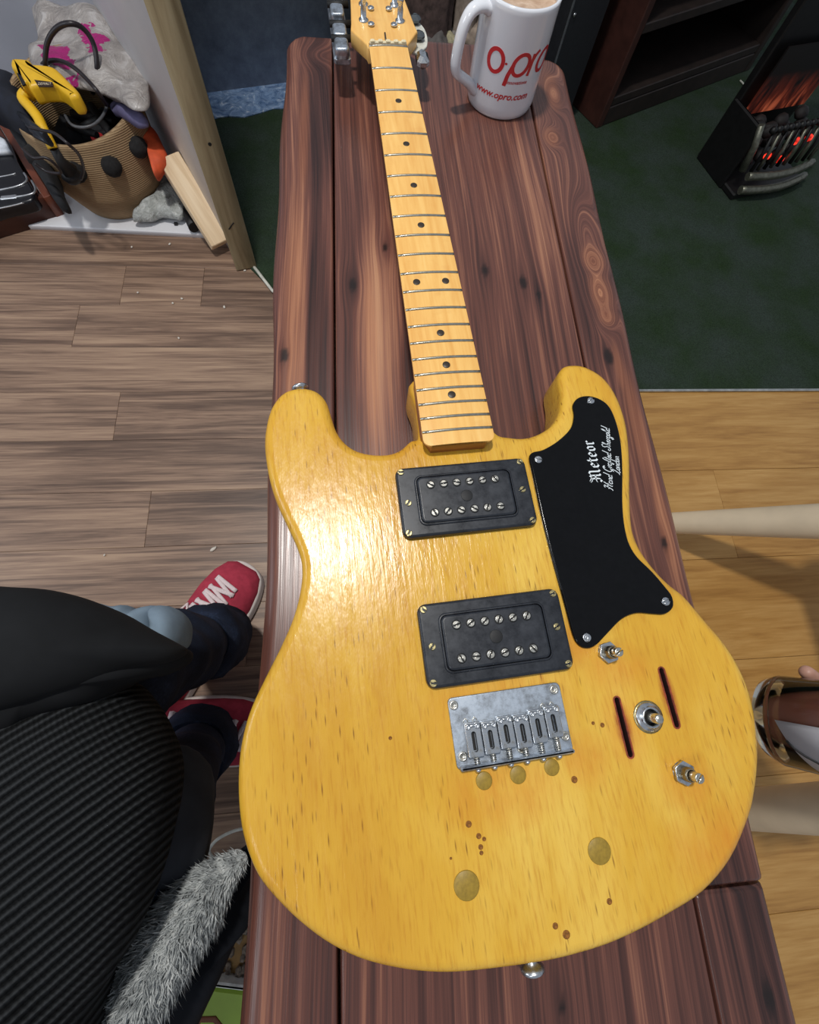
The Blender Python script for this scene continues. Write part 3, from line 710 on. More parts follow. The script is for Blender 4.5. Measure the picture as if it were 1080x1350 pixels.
ps = MB().lathe([(0.0001, 0.0018), (0.0012, 0.0018), (0.0014, 0.0026), (0.0026, 0.0028), (0.0029, 0.0024), (0.0030, 0.0016)][::-1], 18).build('plate_screw', M_nickel)
put_screws(ps, [(-.0345, .0165, .0006, 0, BR), (.0335, .0168, .0006, 0, BR), (-.0335, -.0135, .0006, 0, BR), (.0345, -.0115, .0006, 0, BR), (.0045, -.0145, .0006, 0, BR)], BR)
for x in (-.0285, -.0225, .0238, .0298):
    y_ = .0065 if x < 0 else .0085
    MB().tube([(x - .0013, y_ - .006, .0022), (x - .0013, y_, .0023), (x, y_ + .0014, .0023), (x + .0013, y_, .0023), (x + .0013, y_ - .006, .0022)], 0.00035, 5).build('scratch_groove', M_nickel, BR)

# potentiometers and the toggle
def hexagon(r_, rot=0): return [(r_ * math.cos(R(60 * k_ + rot)), r_ * math.sin(R(60 * k_ + rot))) for k_ in range(6)]
M_bush = plain('dull_bushing', srgb(168, 160, 140), 0.32, 0.95, vary=0.3, scale=500)
def pot(x, y, h, rot, lab):
    o = MB().prism(hexagon(0.0074, rot), 0.0006, 0.0036, top=0.0005, seg=2, c=(0, 0, 0)).build('control_shaft', M_chrome, G, (x, y, ZB))
    o['label'] = lab
    MB().lathe([(0.0066, 0), (0.0066, 0.0009), (0.0050, 0.0011), (0.0049, 0.0)], 24).build('washer', M_nickel, o)
    prof = [(0.0040, 0.003)]
    for k_ in range(7): z = 0.0036 + 0.0008 * k_; prof += [(0.0043, z), (0.0039, z + 0.0004)]
    prof += [(0.0036, 0.0096), (0.0033, 0.0097), (0.0033, 0.0085)]
    MB().lathe(prof, 18).build('threaded_bushing', M_bush, o)
    sh = MB()
    for s_ in (1, -1):
        arc = [(0.003 * math.cos(R(8 + 164 * k_ / 8)), s_ * 0.003 * math.sin(R(8 + 164 * k_ / 8))) for k_ in range(9)]
        sh.prism(arc, 0.006, h, top=0.0006, seg=2)
    sh.cyl((0, 0, 0.005), (0, 0, h - 0.004), 0.0028, n=12)
    sh.build('split_shaft', M_nickel, o, (0, 0, 0), (0, 0, R(rot + 20)))
pot(.0795, -.6280, 0.0165, 10, 'bare control shaft nearest the black pickguard')
pot(.1095, -.7065, 0.0170, 25, 'bare control shaft nearest the lower right edge')
tg = MB().lathe([(0.0092, 0), (0.0092, 0.0012), (0.0086, 0.0022), (0.0070, 0.0026), (0.0066, 0.0046), (0.0058, 0.0050), (0.0052, 0.0046), (0.0050, 0.0010)], 28).build('toggle_switch', M_chrome, G, (.0965, -.6715, ZB))
MB().lathe([(0.0102, 0), (0.0102, 0.0006), (0.0088, 0.0008)], 26).build('washer', M_brass, tg)
MB().lathe([(0.0051, 0.0008), (0.0051, 0.0012), (0.0001, 0.0012)], 20).build('switch_well', M_black, tg)
MB().lathe([(0.0030, 0.0), (0.0030, 0.0125), (0.0025, 0.0133), (0.0001, 0.0134)], 16).build('lever', M_nickel, tg)

# strap buttons
def strap(x, y, ang, zc):
    ax = Matrix.Rotation(ang, 3, 'Z') @ Matrix.Rotation(R(90), 3, 'Y')
    MB().lathe([(0.0001, -0.002), (0.0055, -0.002), (0.0058, 0.0), (0.0035, 0.002), (0.0032, 0.007), (0.0050, 0.009), (0.0072, 0.0105), (0.0072, 0.012), (0.0050, 0.0135), (0.0001, 0.0138)], 20, axis=ax).build('strap_button', M_chrome, G, (x, y, zc))
strap(-0.1165, -0.3995, R(100), 0.024)
strap(-0.005, -0.7875, R(-90), 0.024)

# neck: fretboard with curved face, back, frets, dots
SCALE = 0.648; ZF = 0.0575
dist = lambda n_: SCALE * (1 - 2 ** (-n_ / 12.0))
NL = dist(21) + 0.0115
W0, W1 = 0.0405, 0.0545
nw = lambda y: W0 + (W1 - W0) * min(1, max(0, -y) / dist(21))
rad = 0.24
def neck_mesh():
    m = MB(); prof = []; ys = [0.0055] + [-NL * k_ / 40 for k_ in range(41)]
    rings = []
    for y in ys:
        hw = nw(y) / 2; e = (-y) - (NL - 0.006)
        ins = 0 if e <= 0 else 0.006 - math.sqrt(max(0, 0.006 ** 2 - e * e))
        hw -= ins
        pts = []
        for k_ in range(9): x = -hw + 2 * hw * k_ / 8; pts.append((x, ZF - x * x / (2 * rad)))
        if -y > 0.40: pts += [(hw, 0.050), (hw, 0.0435), (hw * .6, 0.0435), (0, 0.0435), (-hw * .6, 0.0435), (-hw, 0.0435), (-hw, 0.050)]
        else: pts += [(hw, 0.0520), (hw * .93, 0.044), (hw * .5, 0.0375), (0, 0.0358), (-hw * .5, 0.0375), (-hw * .93, 0.044), (-hw, 0.0520)]
        rings.append([(p[0], y, p[1]) for p in pts])
    n = 16
    vs = [p for r in rings for p in r]; fs = []
    for i in range(len(rings) - 1):
        for k_ in range(n): fs.append((i * n + k_, (i + 1) * n + k_, (i + 1) * n + (k_ + 1) % n, i * n + (k_ + 1) % n))
    m.add(vs, fs, False); m.f += [tuple(range(n)), tuple((len(rings) - 1) * n + k_ for k_ in range(n - 1, -1, -1))]; m.sm += [False, False]
    return m
NK = neck_mesh().build('neck', M_neckside, G)
def board():
    m = MB(); ys = [0.0] + [-NL * k_ / 60 for k_ in range(1, 55)] + [-(NL - 0.006) - 0.006 * math.sin(R(15 * k_)) for k_ in range(7)]
    n = 12; rings = []
    for y in ys:
        e = (-y) - (NL - 0.006); ins = 0 if e <= 0 else 0.006 - math.sqrt(max(0, 0.006 ** 2 - e * e)); hw = nw(y) / 2 - ins + 0.0002
        rings.append([(-hw, y, 0.0545)] + [(-hw + 2 * hw * k_ / n, y, ZF + 0.0003 - (-hw + 2 * hw * k_ / n) ** 2 / (2 * rad)) for k_ in range(n + 1)] + [(hw, y, 0.0545)])
    w_ = n + 3
    vs = [p for r in rings for p in r]; fs = []
    for i in range(len(rings) - 1):
        for k_ in range(w_ - 1): fs.append((i * w_ + k_, (i + 1) * w_ + k_, (i + 1) * w_ + k_ + 1, i * w_ + k_ + 1))
        fs.append((i * w_ + w_ - 1, (i + 1) * w_ + w_ - 1, (i + 1) * w_, i * w_))
    m.add(vs, fs, False); m.f += [tuple(range(w_)), tuple((len(rings) - 1) * w_ + k_ for k_ in range(w_ - 1, -1, -1))]; m.sm += [False, False]
    return m
FBm = board().build('fretboard', M_maple, NK)
for n_ in range(0, 22):
    y = -dist(n_); hw = nw(y) / 2
    pts = [(-hw + 2 * hw * k_ / 8, y, ZF + 0.0002 - (-hw + 2 * hw * k_ / 8) ** 2 / (2 * rad)) for k_ in range(9)]
    MB().tube(pts, 0.00125, 8).build('fret', M_fret, NK)
for n_ in (3, 5, 7, 9, 15, 17, 19): 
    y = -(dist(n_) + dist(n_ - 1)) / 2
    MB().lathe([(0.0031, 0.0), (0.0031, 0.00055), (0.0028, 0.0007), (0.0001, 0.0007)], 20).build('fret_marker', M_darkdot, NK, (0, y, ZF))
y = -(dist(12) + dist(11)) / 2
for x in (-.0125, .0125): MB().lathe([(0.0031, -0.0004), (0.0031, 0.0003), (0.0028, 0.0004), (0.0001, 0.0004)], 20).build('fret_marker', M_darkdot, NK, (x, y, ZF))
nu = MB().box((0, 0.0040, ZF - 0.002), (W0 - .001, 0.0034, 0.0078), bev=0.0008)
for k_ in range(5): nu.box((-0.0165 + .0083 * k_, 0.0040, ZF + 0.0022), (0.005, 0.0036, 0.0016), bev=0.0006)
nu.build('nut', M_bone, NK)
# headstock
ZH = 0.0540
hs = [(-0.0212, 0.004), (-0.0225, 0.010), (-0.037, 0.0335), (-0.0355, 0.045), (-0.0315, 0.10), (-0.029, 0.150), (-0.026, 0.170), (-0.012, 0.182), (0.010, 0.183), (0.024, 0.172), (0.027, 0.150), (0.0285, 0.10), (0.0345, 0.045), (0.0362, 0.0335), (0.0225, 0.010), (0.0212, 0.004)]
HD = MB().prism(hs, ZH - 0.0150, ZH, top=0.0015, bot=0.002, seg=2).build('headstock', M_maple, G)
# small dark T-shaped mark below the nut side
MB().tube([(-0.001, 0.014, ZH + .0002), (-0.0005, 0.0285, ZH + .0002)], 0.0010, 6).build('truss_rod_mark', M_darkdot, HD)
MB().tube([(-0.006, 0.0115, ZH + .0002), (0.004, 0.0125, ZH + .0002)], 0.0008, 6).build('truss_rod_mark', M_darkdot, HD)
for s_ in (-1, 1):
    for i in range(3):
        y = 0.050 + 0.0285 * i; xo = (-0.0215 if s_ < 0 else 0.0185) - s_ * 0.0025 * i
        t_ = MB().lathe([(0.0052, ZH), (0.0052, ZH + 0.0012), (0.0040, ZH + 0.0018), (0.0031, ZH + 0.0022), (0.0031, ZH + 0.010), (0.0024, ZH + 0.0125), (0.0026, ZH + 0.0155), (0.0034, ZH + 0.017), (0.0034, ZH + 0.0185), (0.0026, ZH + 0.0195), (0.0001, ZH + 0.0195)], 18).build('tuner', M_chrome, HD, (xo, y, 0))
        MB().lathe([(0.0020, 0), (0.0036, 0.0012), (0.0036, 0.0022), (0.002, 0.0030), (0.0001, 0.0030)], 14).build('string_post_washer', M_chrome, t_, (s_ * 0.0075 * -1, -0.009, ZH))
# left rail: chrome tuner housings in a row under the edge; right: separate pegs with a white oval button
rail = MB().box((-0.0480, 0.090, 0.0340), (0.0185, 0.145, 0.008), bev=0.002)
RL = rail.build('tuner_rail', M_plate, HD)
for i, y in enumerate((0.0265, 0.052, 0.088, 0.12)):
    MB().prism(rrect(-0.0480, y, 0.0150, 0.0205, 0.004, 4), 0.037, 0.0465, top=0.002).build('tuner_button', M_plate, RL)
    MB().cyl((-0.058, y + .0155, 0.0425), (-0.034, y + .0155, 0.0425), 0.0032, n=12).build('tuner_stem', M_black, RL)
MB().prism(spline([(0.030, 0.030), (0.046, 0.034), (0.0515, 0.050), (0.050, 0.072), (0.040, 0.088), (0.028, 0.09)], 6), 0.0365, 0.0395, top=0.001).build('tuner_plate', plain('cream_plate', srgb(206, 206, 196), 0.35), HD)
for y in (0.048, 0.078):
    MB().box((0.040, y, 0.0435), (0.014, 0.011, 0.008), bev=0.003).build('tuner_housing', plain('grey_gloss', srgb(96, 102, 106), 0.25, 0.6), HD)
MB().box((0.0415, 0.021, 0.0360), (0.014, 0.022, 0.011), bev=0.0035).build('tuner_button', M_chrome, HD)

# ------------------------------------------------------------------ mug
M_glaze = plain('white_glaze', srgb(222, 224, 230), 0.12, vary=0.02, scale=20, coat=0.5)
M_red_ink = plain('red_print', srgb(186, 44, 48), 0.35, vary=0.06)
k = NT('milky_coffee', 0.15, spec=0.6)
a = k.noise(k.mapped(), 55, 5, 0.7, 0.8); k.color(k.ramp(a, [(0.35, srgb(176, 140, 110)), (0.6, srgb(206, 176, 148)), (0.75, srgb(226, 206, 184))])); M_coffee = k.m
MC = Vector((0.0815, 0.0275, TZ)); MR, MH = 0.0405, 0.0985
mug = thing('mug', 'white ceramic mug of milky coffee with red lettering at the far end of the bench', 'mug', MC)
MB().lathe([(0.0001, 0.0012), (0.030, 0.0012), (0.032, 0.0), (0.0365, 0.0), (0.0388, 0.0018), (MR - .0006, 0.006), (MR, 0.012), (MR, MH - 0.006), (MR + .0004, MH - 0.002), (MR - .0004, MH), (MR - 0.0022, MH + .0003), (MR - 0.0034, MH - 0.0012), (MR - 0.0038, MH - 0.006), (MR - 0.0038, 0.010), (MR - 0.008, 0.005), (0.0001, 0.0045)], 64).build('body', M_glaze, mug)
MB().lathe([(MR - 0.0039, 0.078), (MR - 0.0039, MH - 0.0075), (MR - 0.006, MH - 0.0082), (0.0001, MH - 0.0084)], 48).build('coffee', M_coffee, mug)
ha = R(203); hd = Vector((math.cos(ha), math.sin(ha), 0)); Z3 = Vector((0, 0, 1))
hp = [(0.037, 0.0865), (0.045, 0.0895), (0.055, 0.0895), (0.062, 0.0850), (0.0665, 0.076), (0.0690, 0.064), (0.0700, 0.052), (0.0695, 0.0435), (0.0660, 0.0370), (0.058, 0.0315), (0.049, 0.0255), (0.0415, 0.0185), (0.0385, 0.0165)]
hp = spline(hp, 5, closed=False)
MB().tube([hd * r_ + Z3 * z for r_, z in hp], [0.0052 if i > 3 else 0.006 for i in range(len(hp))], 16, True, 1.35, True, up=(-math.sin(ha), math.cos(ha), 0)).build('handle', M_glaze, mug)
def on_mug(th0, z0, sc):
    def place(x, y, h):
        a = R(th0) + x * sc / MR; r_ = MR + 0.0001 + h
        return (r_ * math.cos(a), r_ * math.sin(a), z0 + y * sc)
    return place
mt = MB(); P_ = (lambda f: (lambda x, y, h: f(x * 1.22, y, h)))(on_mug(-137, 0.0450, 0.0230))
def el2(cx, cy, rx, ry, sl, a0=0, a1=360, n=26): return [(x + (y) * sl, y) for x, y in ell(cx, cy, rx, ry, a0, a1, n)]
for st1, w1 in ((el2(.34, .42, .31, .42, .0), .15), (el2(1.30, .42, .31, .40, .18), .14), ([(1.0 + .42 * .18, .42), (.93, .0), (.86, -.42)], .15),
                ([(1.86, .80), (1.80, .3), (1.74, -.02)], .12), ([(1.82, .50), (1.95, .76), (2.10, .88)], .12), (el2(2.36, .42, .30, .40, .2), .14)):
    ribbon(mt, st1, w1, P_)
mt.add([P_(.78 + .05 * math.cos(a), .42 + .05 * math.sin(a), .0002) for a in [R(40 * j) for j in range(9)]], [tuple(range(9))])
mt.build('lettering', M_red_ink, mug)
mb, wid = text_mb('www.opro.com', 0.0090, 0.25, lambda x, y, h: on_mug(-150, 0.0225, 1.0)(x * 1.15, y, h), bold=0.00022); mb.build('lettering', M_red_ink, mug)
mb, wid = text_mb('innovations', 0.0048, 0.2, lambda x, y, h: on_mug(-100, 0.0375, 1.0)(x * 1.1, y, h), bold=0.00008); mb.build('lettering', M_red_ink, mug)

# ------------------------------------------------------------------ stones and bark beyond the bench
M_bark = plain('dark_bark', srgb(82, 66, 62), 0.9, vary=0.5, scale=70, bump=1.0)
M_cut = plain('split_wood', srgb(150, 136, 124), 0.85, vary=0.25, scale=90, bump=0.5)
from mathutils import noise as mnoise
def log(name, lab, base, top, r_, seed, mat):
    m = MB(); b = Vector(base); t = Vector(top); n = 40; L_ = 26
    ax = (t - b).normalized(); u = ax.orthogonal().normalized(); v = ax.cross(u); vs = []; fs = []
    for i in range(L_ + 1):
        for k_ in range(n):
            a = 2 * math.pi * k_ / n
            f = 1 + 0.16 * mnoise.noise(Vector((math.cos(a) * 4, math.sin(a) * 4, i * .16 + seed))) + 0.12 * abs(math.sin(a * 9 + seed + i * .2)) 
            p = b + (t - b) * (i / L_) + (u * math.cos(a) + v * math.sin(a)) * r_ * f; vs.append(p)
    for i in range(L_):
        for k_ in range(n): fs.append((i * n + k_, i * n + (k_ + 1) % n, (i + 1) * n + (k_ + 1) % n, (i + 1) * n + k_))
    m.add(vs, fs, True); m.f += [tuple(range(n - 1, -1, -1)), tuple(L_ * n + k_ for k_ in range(n))]; m.sm += [False, False]
    return tag(m.build(name, mat), lab, 'log')
log('log', 'dark bark-covered log upright beyond the bench, nearest the headstock', (0.075, 0.81, 0.004), (0.080, 0.82, 0.40), 0.058, 1, M_bark)
log('log', 'pale split log between the dark bark-covered ones', (0.169, 0.815, 0.004), (0.168, 0.82, 0.40), 0.027, 4, M_cut)
log('log', 'dark bark-covered log upright beyond the bench, behind the mug handle', (0.240, 0.80, 0.004), (0.238, 0.81, 0.40), 0.033, 7, M_bark)
for i, (px, py, r_, cl, nm) in enumerate(((572, 50, .034, (92, 88, 86), 'dark grey mottled stone behind the bench end, nearest the headstock'), (589, 47, .024, (168, 160, 130), 'cream stone between the dark grey one and the mug handle'), (600, 40, .020, (150, 144, 138), 'small light grey stone behind the mug handle'), (622, 36, .036, (150, 134, 120), 'pinkish stone seen through the mug handle'))):
    p = at(px, py, -0.30)
    m = lump((p.x, p.y, 0.136), (r_ * 1.25, r_, r_ * .9), seed=i + 3, amp=0.16)
    tag(m.build('stone', plain('stone_%d' % i, srgb(*cl), 0.85, vary=0.35, scale=80, bump=0.5)), nm, 'stone', None)
box = thing('stone_trough', 'dark trough holding the stones beyond the bench', 'trough', (0.17, 0.675, 0.004))
MB().box((0, 0.0, 0.047), (0.34, 0.11, 0.094), bev=0.004).build('trough_body', plain('dark_trough', srgb(40, 34, 32), 0.8), box)

# ------------------------------------------------------------------ black box and open cabinet
fd = Vector((0.539, 0.296)).normalized(); sd_ = Vector((-fd.y, fd.x))
cb = Vector((0.558, 0.728))
M_cab = plain('dark_mahogany', srgb(62, 34, 28), 0.5, vary=0.3, scale=30)
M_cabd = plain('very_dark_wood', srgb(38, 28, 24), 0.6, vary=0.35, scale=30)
def cabinet_rot(): return math.atan2(fd.y, fd.x)
cab = thing('open_shelf_unit', 'dark mahogany open shelf unit standing on the green carpet', 'shelf unit', (cb.x, cb.y, 0.004), cabinet_rot())
W_, D_, H_ = 0.62, 0.34, 0.66
MB().box((0.011, D_ / 2, H_ / 2), (0.022, D_, H_), bev=0.002).build('side_panel', M_cab, cab)
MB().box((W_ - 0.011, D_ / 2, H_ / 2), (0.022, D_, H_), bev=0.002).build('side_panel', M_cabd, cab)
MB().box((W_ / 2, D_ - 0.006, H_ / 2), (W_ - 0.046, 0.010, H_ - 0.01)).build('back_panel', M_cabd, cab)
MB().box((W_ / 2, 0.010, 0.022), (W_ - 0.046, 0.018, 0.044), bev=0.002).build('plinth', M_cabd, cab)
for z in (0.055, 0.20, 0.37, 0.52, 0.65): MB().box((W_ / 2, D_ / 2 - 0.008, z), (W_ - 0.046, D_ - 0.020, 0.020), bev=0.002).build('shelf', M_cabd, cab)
q0 = Vector((0.30, 0.70))
bb = thing('speaker_cabinet', 'matt black box standing beyond the bench beside the mahogany shelf unit', 'speaker', (0.492, 0.733, 0.004), cabinet_rot())
MB().box((-0.062, 0.17, 0.30), (0.12, 0.30, 0.60), bev=0.006).build('box', plain('matt_black_vinyl', srgb(32, 34, 38), 0.5, vary=0.2, scale=150, bump=0.2), bb)
MB().box((-0.120, 0.021, 0.30), (0.005, 0.004, 0.59), bev=0.001).build('edge_strip', plain('grey_trim', srgb(92, 96, 100), 0.4, 0.4), bb)
MB().lathe([(0.004, 0), (0.004, 0.001), (0.003, 0.002), (0.0001, 0.0022)], 12, axis=Matrix.Rotation(R(90), 3, 'X')).build('screw', M_chrome, bb, (-0.108, 0.019, 0.235))

# white flex on the carpet
def cord(name, lab, pts, r_, mat, cat='cable', n=8, per=8, group=None):
    return tag(MB().tube(spline(pts, per, closed=False), r_, n).build(name, mat), lab, cat, group)
M_wflex = plain('white_flex', srgb(206, 206, 196), 0.4)
fx_ = [at(*p, -0.443) for p in ((976, 106), (982, 113), (988, 126), (996, 137), (1001, 143))]
cord('cable', 'short white cable on the green carpet beside the shelf unit', [tuple(p) for p in fx_], 0.0022, M_wflex)

# ------------------------------------------------------------------ electric fire with imitation coals
FM = at(965, 262, -0.446); FE = at(1062, 240, -0.446)
fx = Vector((FE.x - FM.x, FE.y - FM.y)).normalized(); frot = math.atan2(fx.y, fx.x)
fire = thing('electric_fire', 'black electric fire with barred grate and glowing coals on the green carpet', 'heater', (FM.x, FM.y, 0.004), frot)
M_iron = plain('black_iron', srgb(20, 19, 20), 0.5, 0.3, vary=0.3, scale=80)
M_bar = plain('worn_steel_bar', srgb(112, 112, 100), 0.4, 0.7, vary=0.35, scale=120)
FW = 0.21
MB().box((FW / 2, 0.08, 0.008), (FW + 0.02, 0.17, 0.016), bev=0.003).build('base_plate', M_iron, fire)
MB().box((FW / 2, 0.155, 0.26), (FW + 0.02, 0.02, 0.52), bev=0.003).build('back_plate', M_iron, fire)
MB().box((-0.010, 0.10, 0.07), (0.010, 0.12, 0.14), bev=0.003).build('side_plate', M_iron, fire)
MB().box((FW / 2, 0.11, 0.50), (FW + 0.02, 0.12, 0.04), bev=0.004).build('hood', M_iron, fire)
for j, (yy, zz, r_) in enumerate(((-0.004, 0.026, .010), (0.004, 0.055, .009))):
    pts = [(FW * t, yy - 0.016 * math.sin(math.pi * t), zz) for t in [i / 14 for i in range(15)]]
    MB().tube(pts, r_, 8).build('front_rail', M_bar, fire)
for i in range(10):
    x = 0.012 + i * (FW - 0.024) / 9
    MB().tube([(x, 0.012, 0.06), (x, 0.016, 0.10), (x + .002, 0.028, 0.135)], [0.005, 0.0045, 0.004], 6).build('grate_bar', M_bar if i % 2 else M_iron, fire)
for i in range(12):
    x = 0.010 + i * (FW - 0.02) / 11
    MB().lathe([(0.0001, -0.008), (0.007, -0.005), (0.0085, 0), (0.007, 0.005), (0.0001, 0.008)], 8, (x, 0.031, 0.142)).build('finial', M_iron, fire)
MB().tube([(-0.010, 0.02, 0.06), (-0.014, 0.03, 0.11), (-0.024, 0.045, 0.15)], [0.009, 0.008, 0.007], 8).build('grate_horn', M_bar, fire)
M_coal = plain('imitation_coal', srgb(24, 20, 20), 0.7, vary=0.5, scale=60, bump=0.6)
k = NT('glowing_coal', 0.6); k.set('Base Color', srgb(60, 10, 8)); f = k.noise(k.mapped(), 70, 3)
k.l(k.ramp(f, [(0.4, srgb(120, 10, 6)), (0.65, srgb(255, 60, 40))]), k.b.inputs['Emission Color']); k.set('Emission Strength', 1.6); M_glow = k.m
rr = random.Random(5)
for i in range(26):
    x = 0.02 + rr.random() * (FW - 0.04); y = 0.045 + rr.random() * 0.08; z = 0.045 + rr.random() * 0.075
    lump((x, y, z), (0.018, 0.016, 0.014), seed=i, amp=0.2, sub=2).build('coal', M_coal, fire)
for x, y, z in ((0.045, 0.022, 0.085), (0.115, 0.024, 0.108), (0.145, 0.022, 0.112), (0.100, 0.020, 0.070)):
    o = lump((x, y, z), (0.010, 0.007, 0.009), seed=9, amp=0.2, sub=2).build('coal', M_glow, fire); o['label'] = 'glowing red coal'
k = NT('lit_flame_screen', 0.5); sp = k.n('ShaderNodeSeparateXYZ'); k.l(k.obj(), sp.inputs[0])
f = k.noise(k.mapped((55, 1, 11)), 1, 3, 0.6, 0.8)
fall = k.ramp(sp.outputs[2], [(0.13, g4(1)), (0.20, g4(0))])
h_ = k.math('MULTIPLY', k.ramp(f, [(0.35, g4(0)), (0.7, g4(1))]), fall)
k.set('Base Color', srgb(14, 8, 8)); k.l(k.ramp(h_, [(0.0, (0, 0, 0)), (0.4, srgb(120, 44, 26)), (0.9, srgb(240, 120, 80))]), k.b.inputs['Emission Color']); k.set('Emission Strength', 0.32)
MB().box((0.10, 0.125, 0.185), (0.19, 0.004, 0.13)).build('flame_screen', k.m, fire)

# ------------------------------------------------------------------ wooden chair at the right, its splayed legs, seat out of frame
M_beech = plain('pale_beech', srgb(216, 198, 170), 0.5, vary=0.10, scale=14)
chair = thing('wooden_chair', 'pale wooden chair at the right with two splayed round legs crossing the frame', 'chair', (0.85, -0.63, 0.0))
def leg(a, b, r0, r1):
    pts = [Vector(a).lerp(Vector(b), t / 8) - Vector((0.85, -0.63, 0)) for t in range(9)]
    MB().tube(pts, [r0 + (r1 - r0) * (t / 8) for t in range(9)], 20).build('leg', M_beech, chair)
LA0, LA1 = at(850, 690, -0.445), at(1105, 687, -0.22)
LB0, LB1 = at(925, 1068, -0.445), at(1110, 1066, -0.22)
def ext(a, b, z): a = Vector(a); b = Vector(b); t = (z + TZ - a.z) / (b.z - a.z); return a + (b - a) * t
LA1, LB1 = ext(LA0, LA1, -0.14), ext(LB0, LB1, -0.14)
leg(LA0 , LA1, 0.018, 0.031)
leg(LB0, LB1, 0.024, 0.031)
sx = max(LA1.x, LB1.x)
for y0, yt in ((LA1.y, LA1.y), (LB1.y, LB1.y)):
    leg((sx + 0.46, y0, 0.005), (sx + 0.30, yt, TZ - 0.14), 0.018, 0.031)
MB().prism(rrect(sx + 0.155 - 0.85, (LA1.y + LB1.y) / 2 + 0.63, 0.42, abs(LA1.y - LB1.y) + 0.12, 0.05, 6), TZ - 0.15, TZ - 0.11, top=0.01, bot=0.008).build('seat', M_beech, chair)

# ------------------------------------------------------------------ bottle held in a hand at the right
k = NT('clear_glass', 0.05, spec=0.5); k.set('Transmission Weight', 1.0); k.set('IOR', 1.45); k.set('Base Color', (0.86, 0.93, 0.88, 1)); M_glass = k.m
M_drink = plain('red_brown_drink', srgb(152, 86, 74), 0.2, vary=0.1, scale=20)
M_label = plain('paper_label', srgb(206, 206, 212), 0.6, vary=0.04)
B0 = at(1012, 945, -0.125); B1 = at(1142, 968, -0.055)
bx = (B1 - B0).normalized()
bq = bx.to_track_quat('Z', 'Y')
bot = thing('bottle', 'clear glass bottle of red-brown drink with a white label at the right edge', 'bottle', B0); bot.rotation_mode = 'QUATERNION'; bot.rotation_quaternion = bq
BRd = 0.043
MB().lathe([(0.0001, 0.006), (0.022, 0.003), (0.030, 0.0), (0.038, 0.004), (BRd, 0.016), (BRd, 0.16), (0.034, 0.178), (0.018, 0.20), (0.0145, 0.22), (0.0145, 0.262), (0.012, 0.262), (0.012, 0.22), (0.016, 0.200), (0.031, 0.177), (BRd - .003, 0.158), (BRd - 0.003, 0.020), (0.030, 0.013), (0.0001, 0.013)], 48).build('glass', M_glass, bot)
MB().lathe([(0.0001, 0.0140), (0.034, 0.0145), (BRd - 0.0035, 0.020), (BRd - 0.0035, 0.15), (0.0001, 0.15)], 48).build('drink', M_drink, bot)
MB().lathe([(0.0152, 0.236), (0.0152, 0.266), (0.014, 0.268), (0.0001, 0.268)], 24).build('cap', M_black, bot)
lb = MB(); vs = []; fs = []; a0 = -60; n = 26
# label on the side turned to the lens
v_ = bq.inverted() @ (Vector(CAM.tolist()) - (B0 + bx * 0.06)); fa = math.degrees(math.atan2(v_.y, v_.x))
v2 = bq.inverted() @ Vector((0.1, -1, 0)); sgn = 1 if math.sin(math.atan2(v2.y, v2.x) - R(fa)) > 0 else -1
def lpt(a, z, h=0.0004): t = R(fa + sgn * a); return ((BRd + h) * math.cos(t), (BRd + h) * math.sin(t), z)
for i in range(n + 1):
    a = 2 + 100 * i / n
    for z in (0.026 + 0.034 * (i / n), 0.12): vs += [lpt(a, z, .0001), lpt(a, z, .0005)]
for i in range(n):
    b = i * 4; fs += [(b + 1, b + 5, b + 7, b + 3), (b, b + 2, b + 6, b + 4), (b, b + 4, b + 5, b + 1), (b + 2, b + 3, b + 7, b + 6)]
lb.add(vs, fs, True); lo = lb.build('paper_label', M_label, bot)
st1 = MB()
def lplace(x, y, h): return lpt(x, y, .0006 + h)
ribbon(st1, [(26, 0.034), (36, 0.040), (46, 0.052), (54, 0.068)], 0.0022, lambda x, y, h: lpt(x, y, .0006 + h)); 
st1 = MB(); st1.tube([lpt(a, z, .0007) for a, z in ((24, .033), (32, .037), (40, .044), (48, .054), (56, .068))], 0.0011, 6)
st1.build('black_line', M_black, lo)
# hand round the far side of the bottle, with its forearm running out of frame
M_skin = plain('skin', srgb(196, 150, 132), 0.45, vary=0.06, scale=60)
M_nail = plain('nail', srgb(214, 172, 158), 0.3)
def skin_mesh(name, joints, edges, mat, parent=None, sub=2):
    me = bpy.data.meshes.new(name); me.from_pydata([j[0] for j in joints], edges, []); o = bpy.data.objects.new(name, me); COL.objects.link(o)
    md = o.modifiers.new('skin', 'SKIN'); md.use_smooth_shade = True; md.use_x_symmetry = False
    for i, j in enumerate(joints):
        r_ = j[1]; me.skin_vertices[0].data[i].radius = (r_, r_) if isinstance(r_, (int, float)) else r_
    me.skin_vertices[0].data[0].use_root = True
    ss = o.modifiers.new('sub', 'SUBSURF'); ss.levels = sub; ss.render_levels = sub
    bpy.context.view_layer.update()
    m2 = bpy.data.meshes.new_from_object(o.evaluated_get(bpy.context.evaluated_depsgraph_get()))
    bpy.data.objects.remove(o)
    m2.name = name; m2.materials.clear(); m2.materials.append(mat)
    m2.polygons.foreach_set('use_smooth', [True] * len(m2.polygons))
    o = bpy.data.objects.new(name, m2); COL.objects.link(o); o.parent = parent
    return o
yv = Vector((0, 0, 1)) - bx * bx.z; yv.normalize(); xv = bx.cross(yv) ; xv = xv if xv.y > 0 else -xv     # xv: away from the viewer's body side, yv: up
def bpnt(along, ang, r_, _s=-1):
    ang = _s * ang      # point round the bottle: ang 0 = far side (+y), 90 = up towards the lens
    return B0 + bx * along + (xv * math.cos(R(ang)) + yv * math.sin(R(ang))) * r_
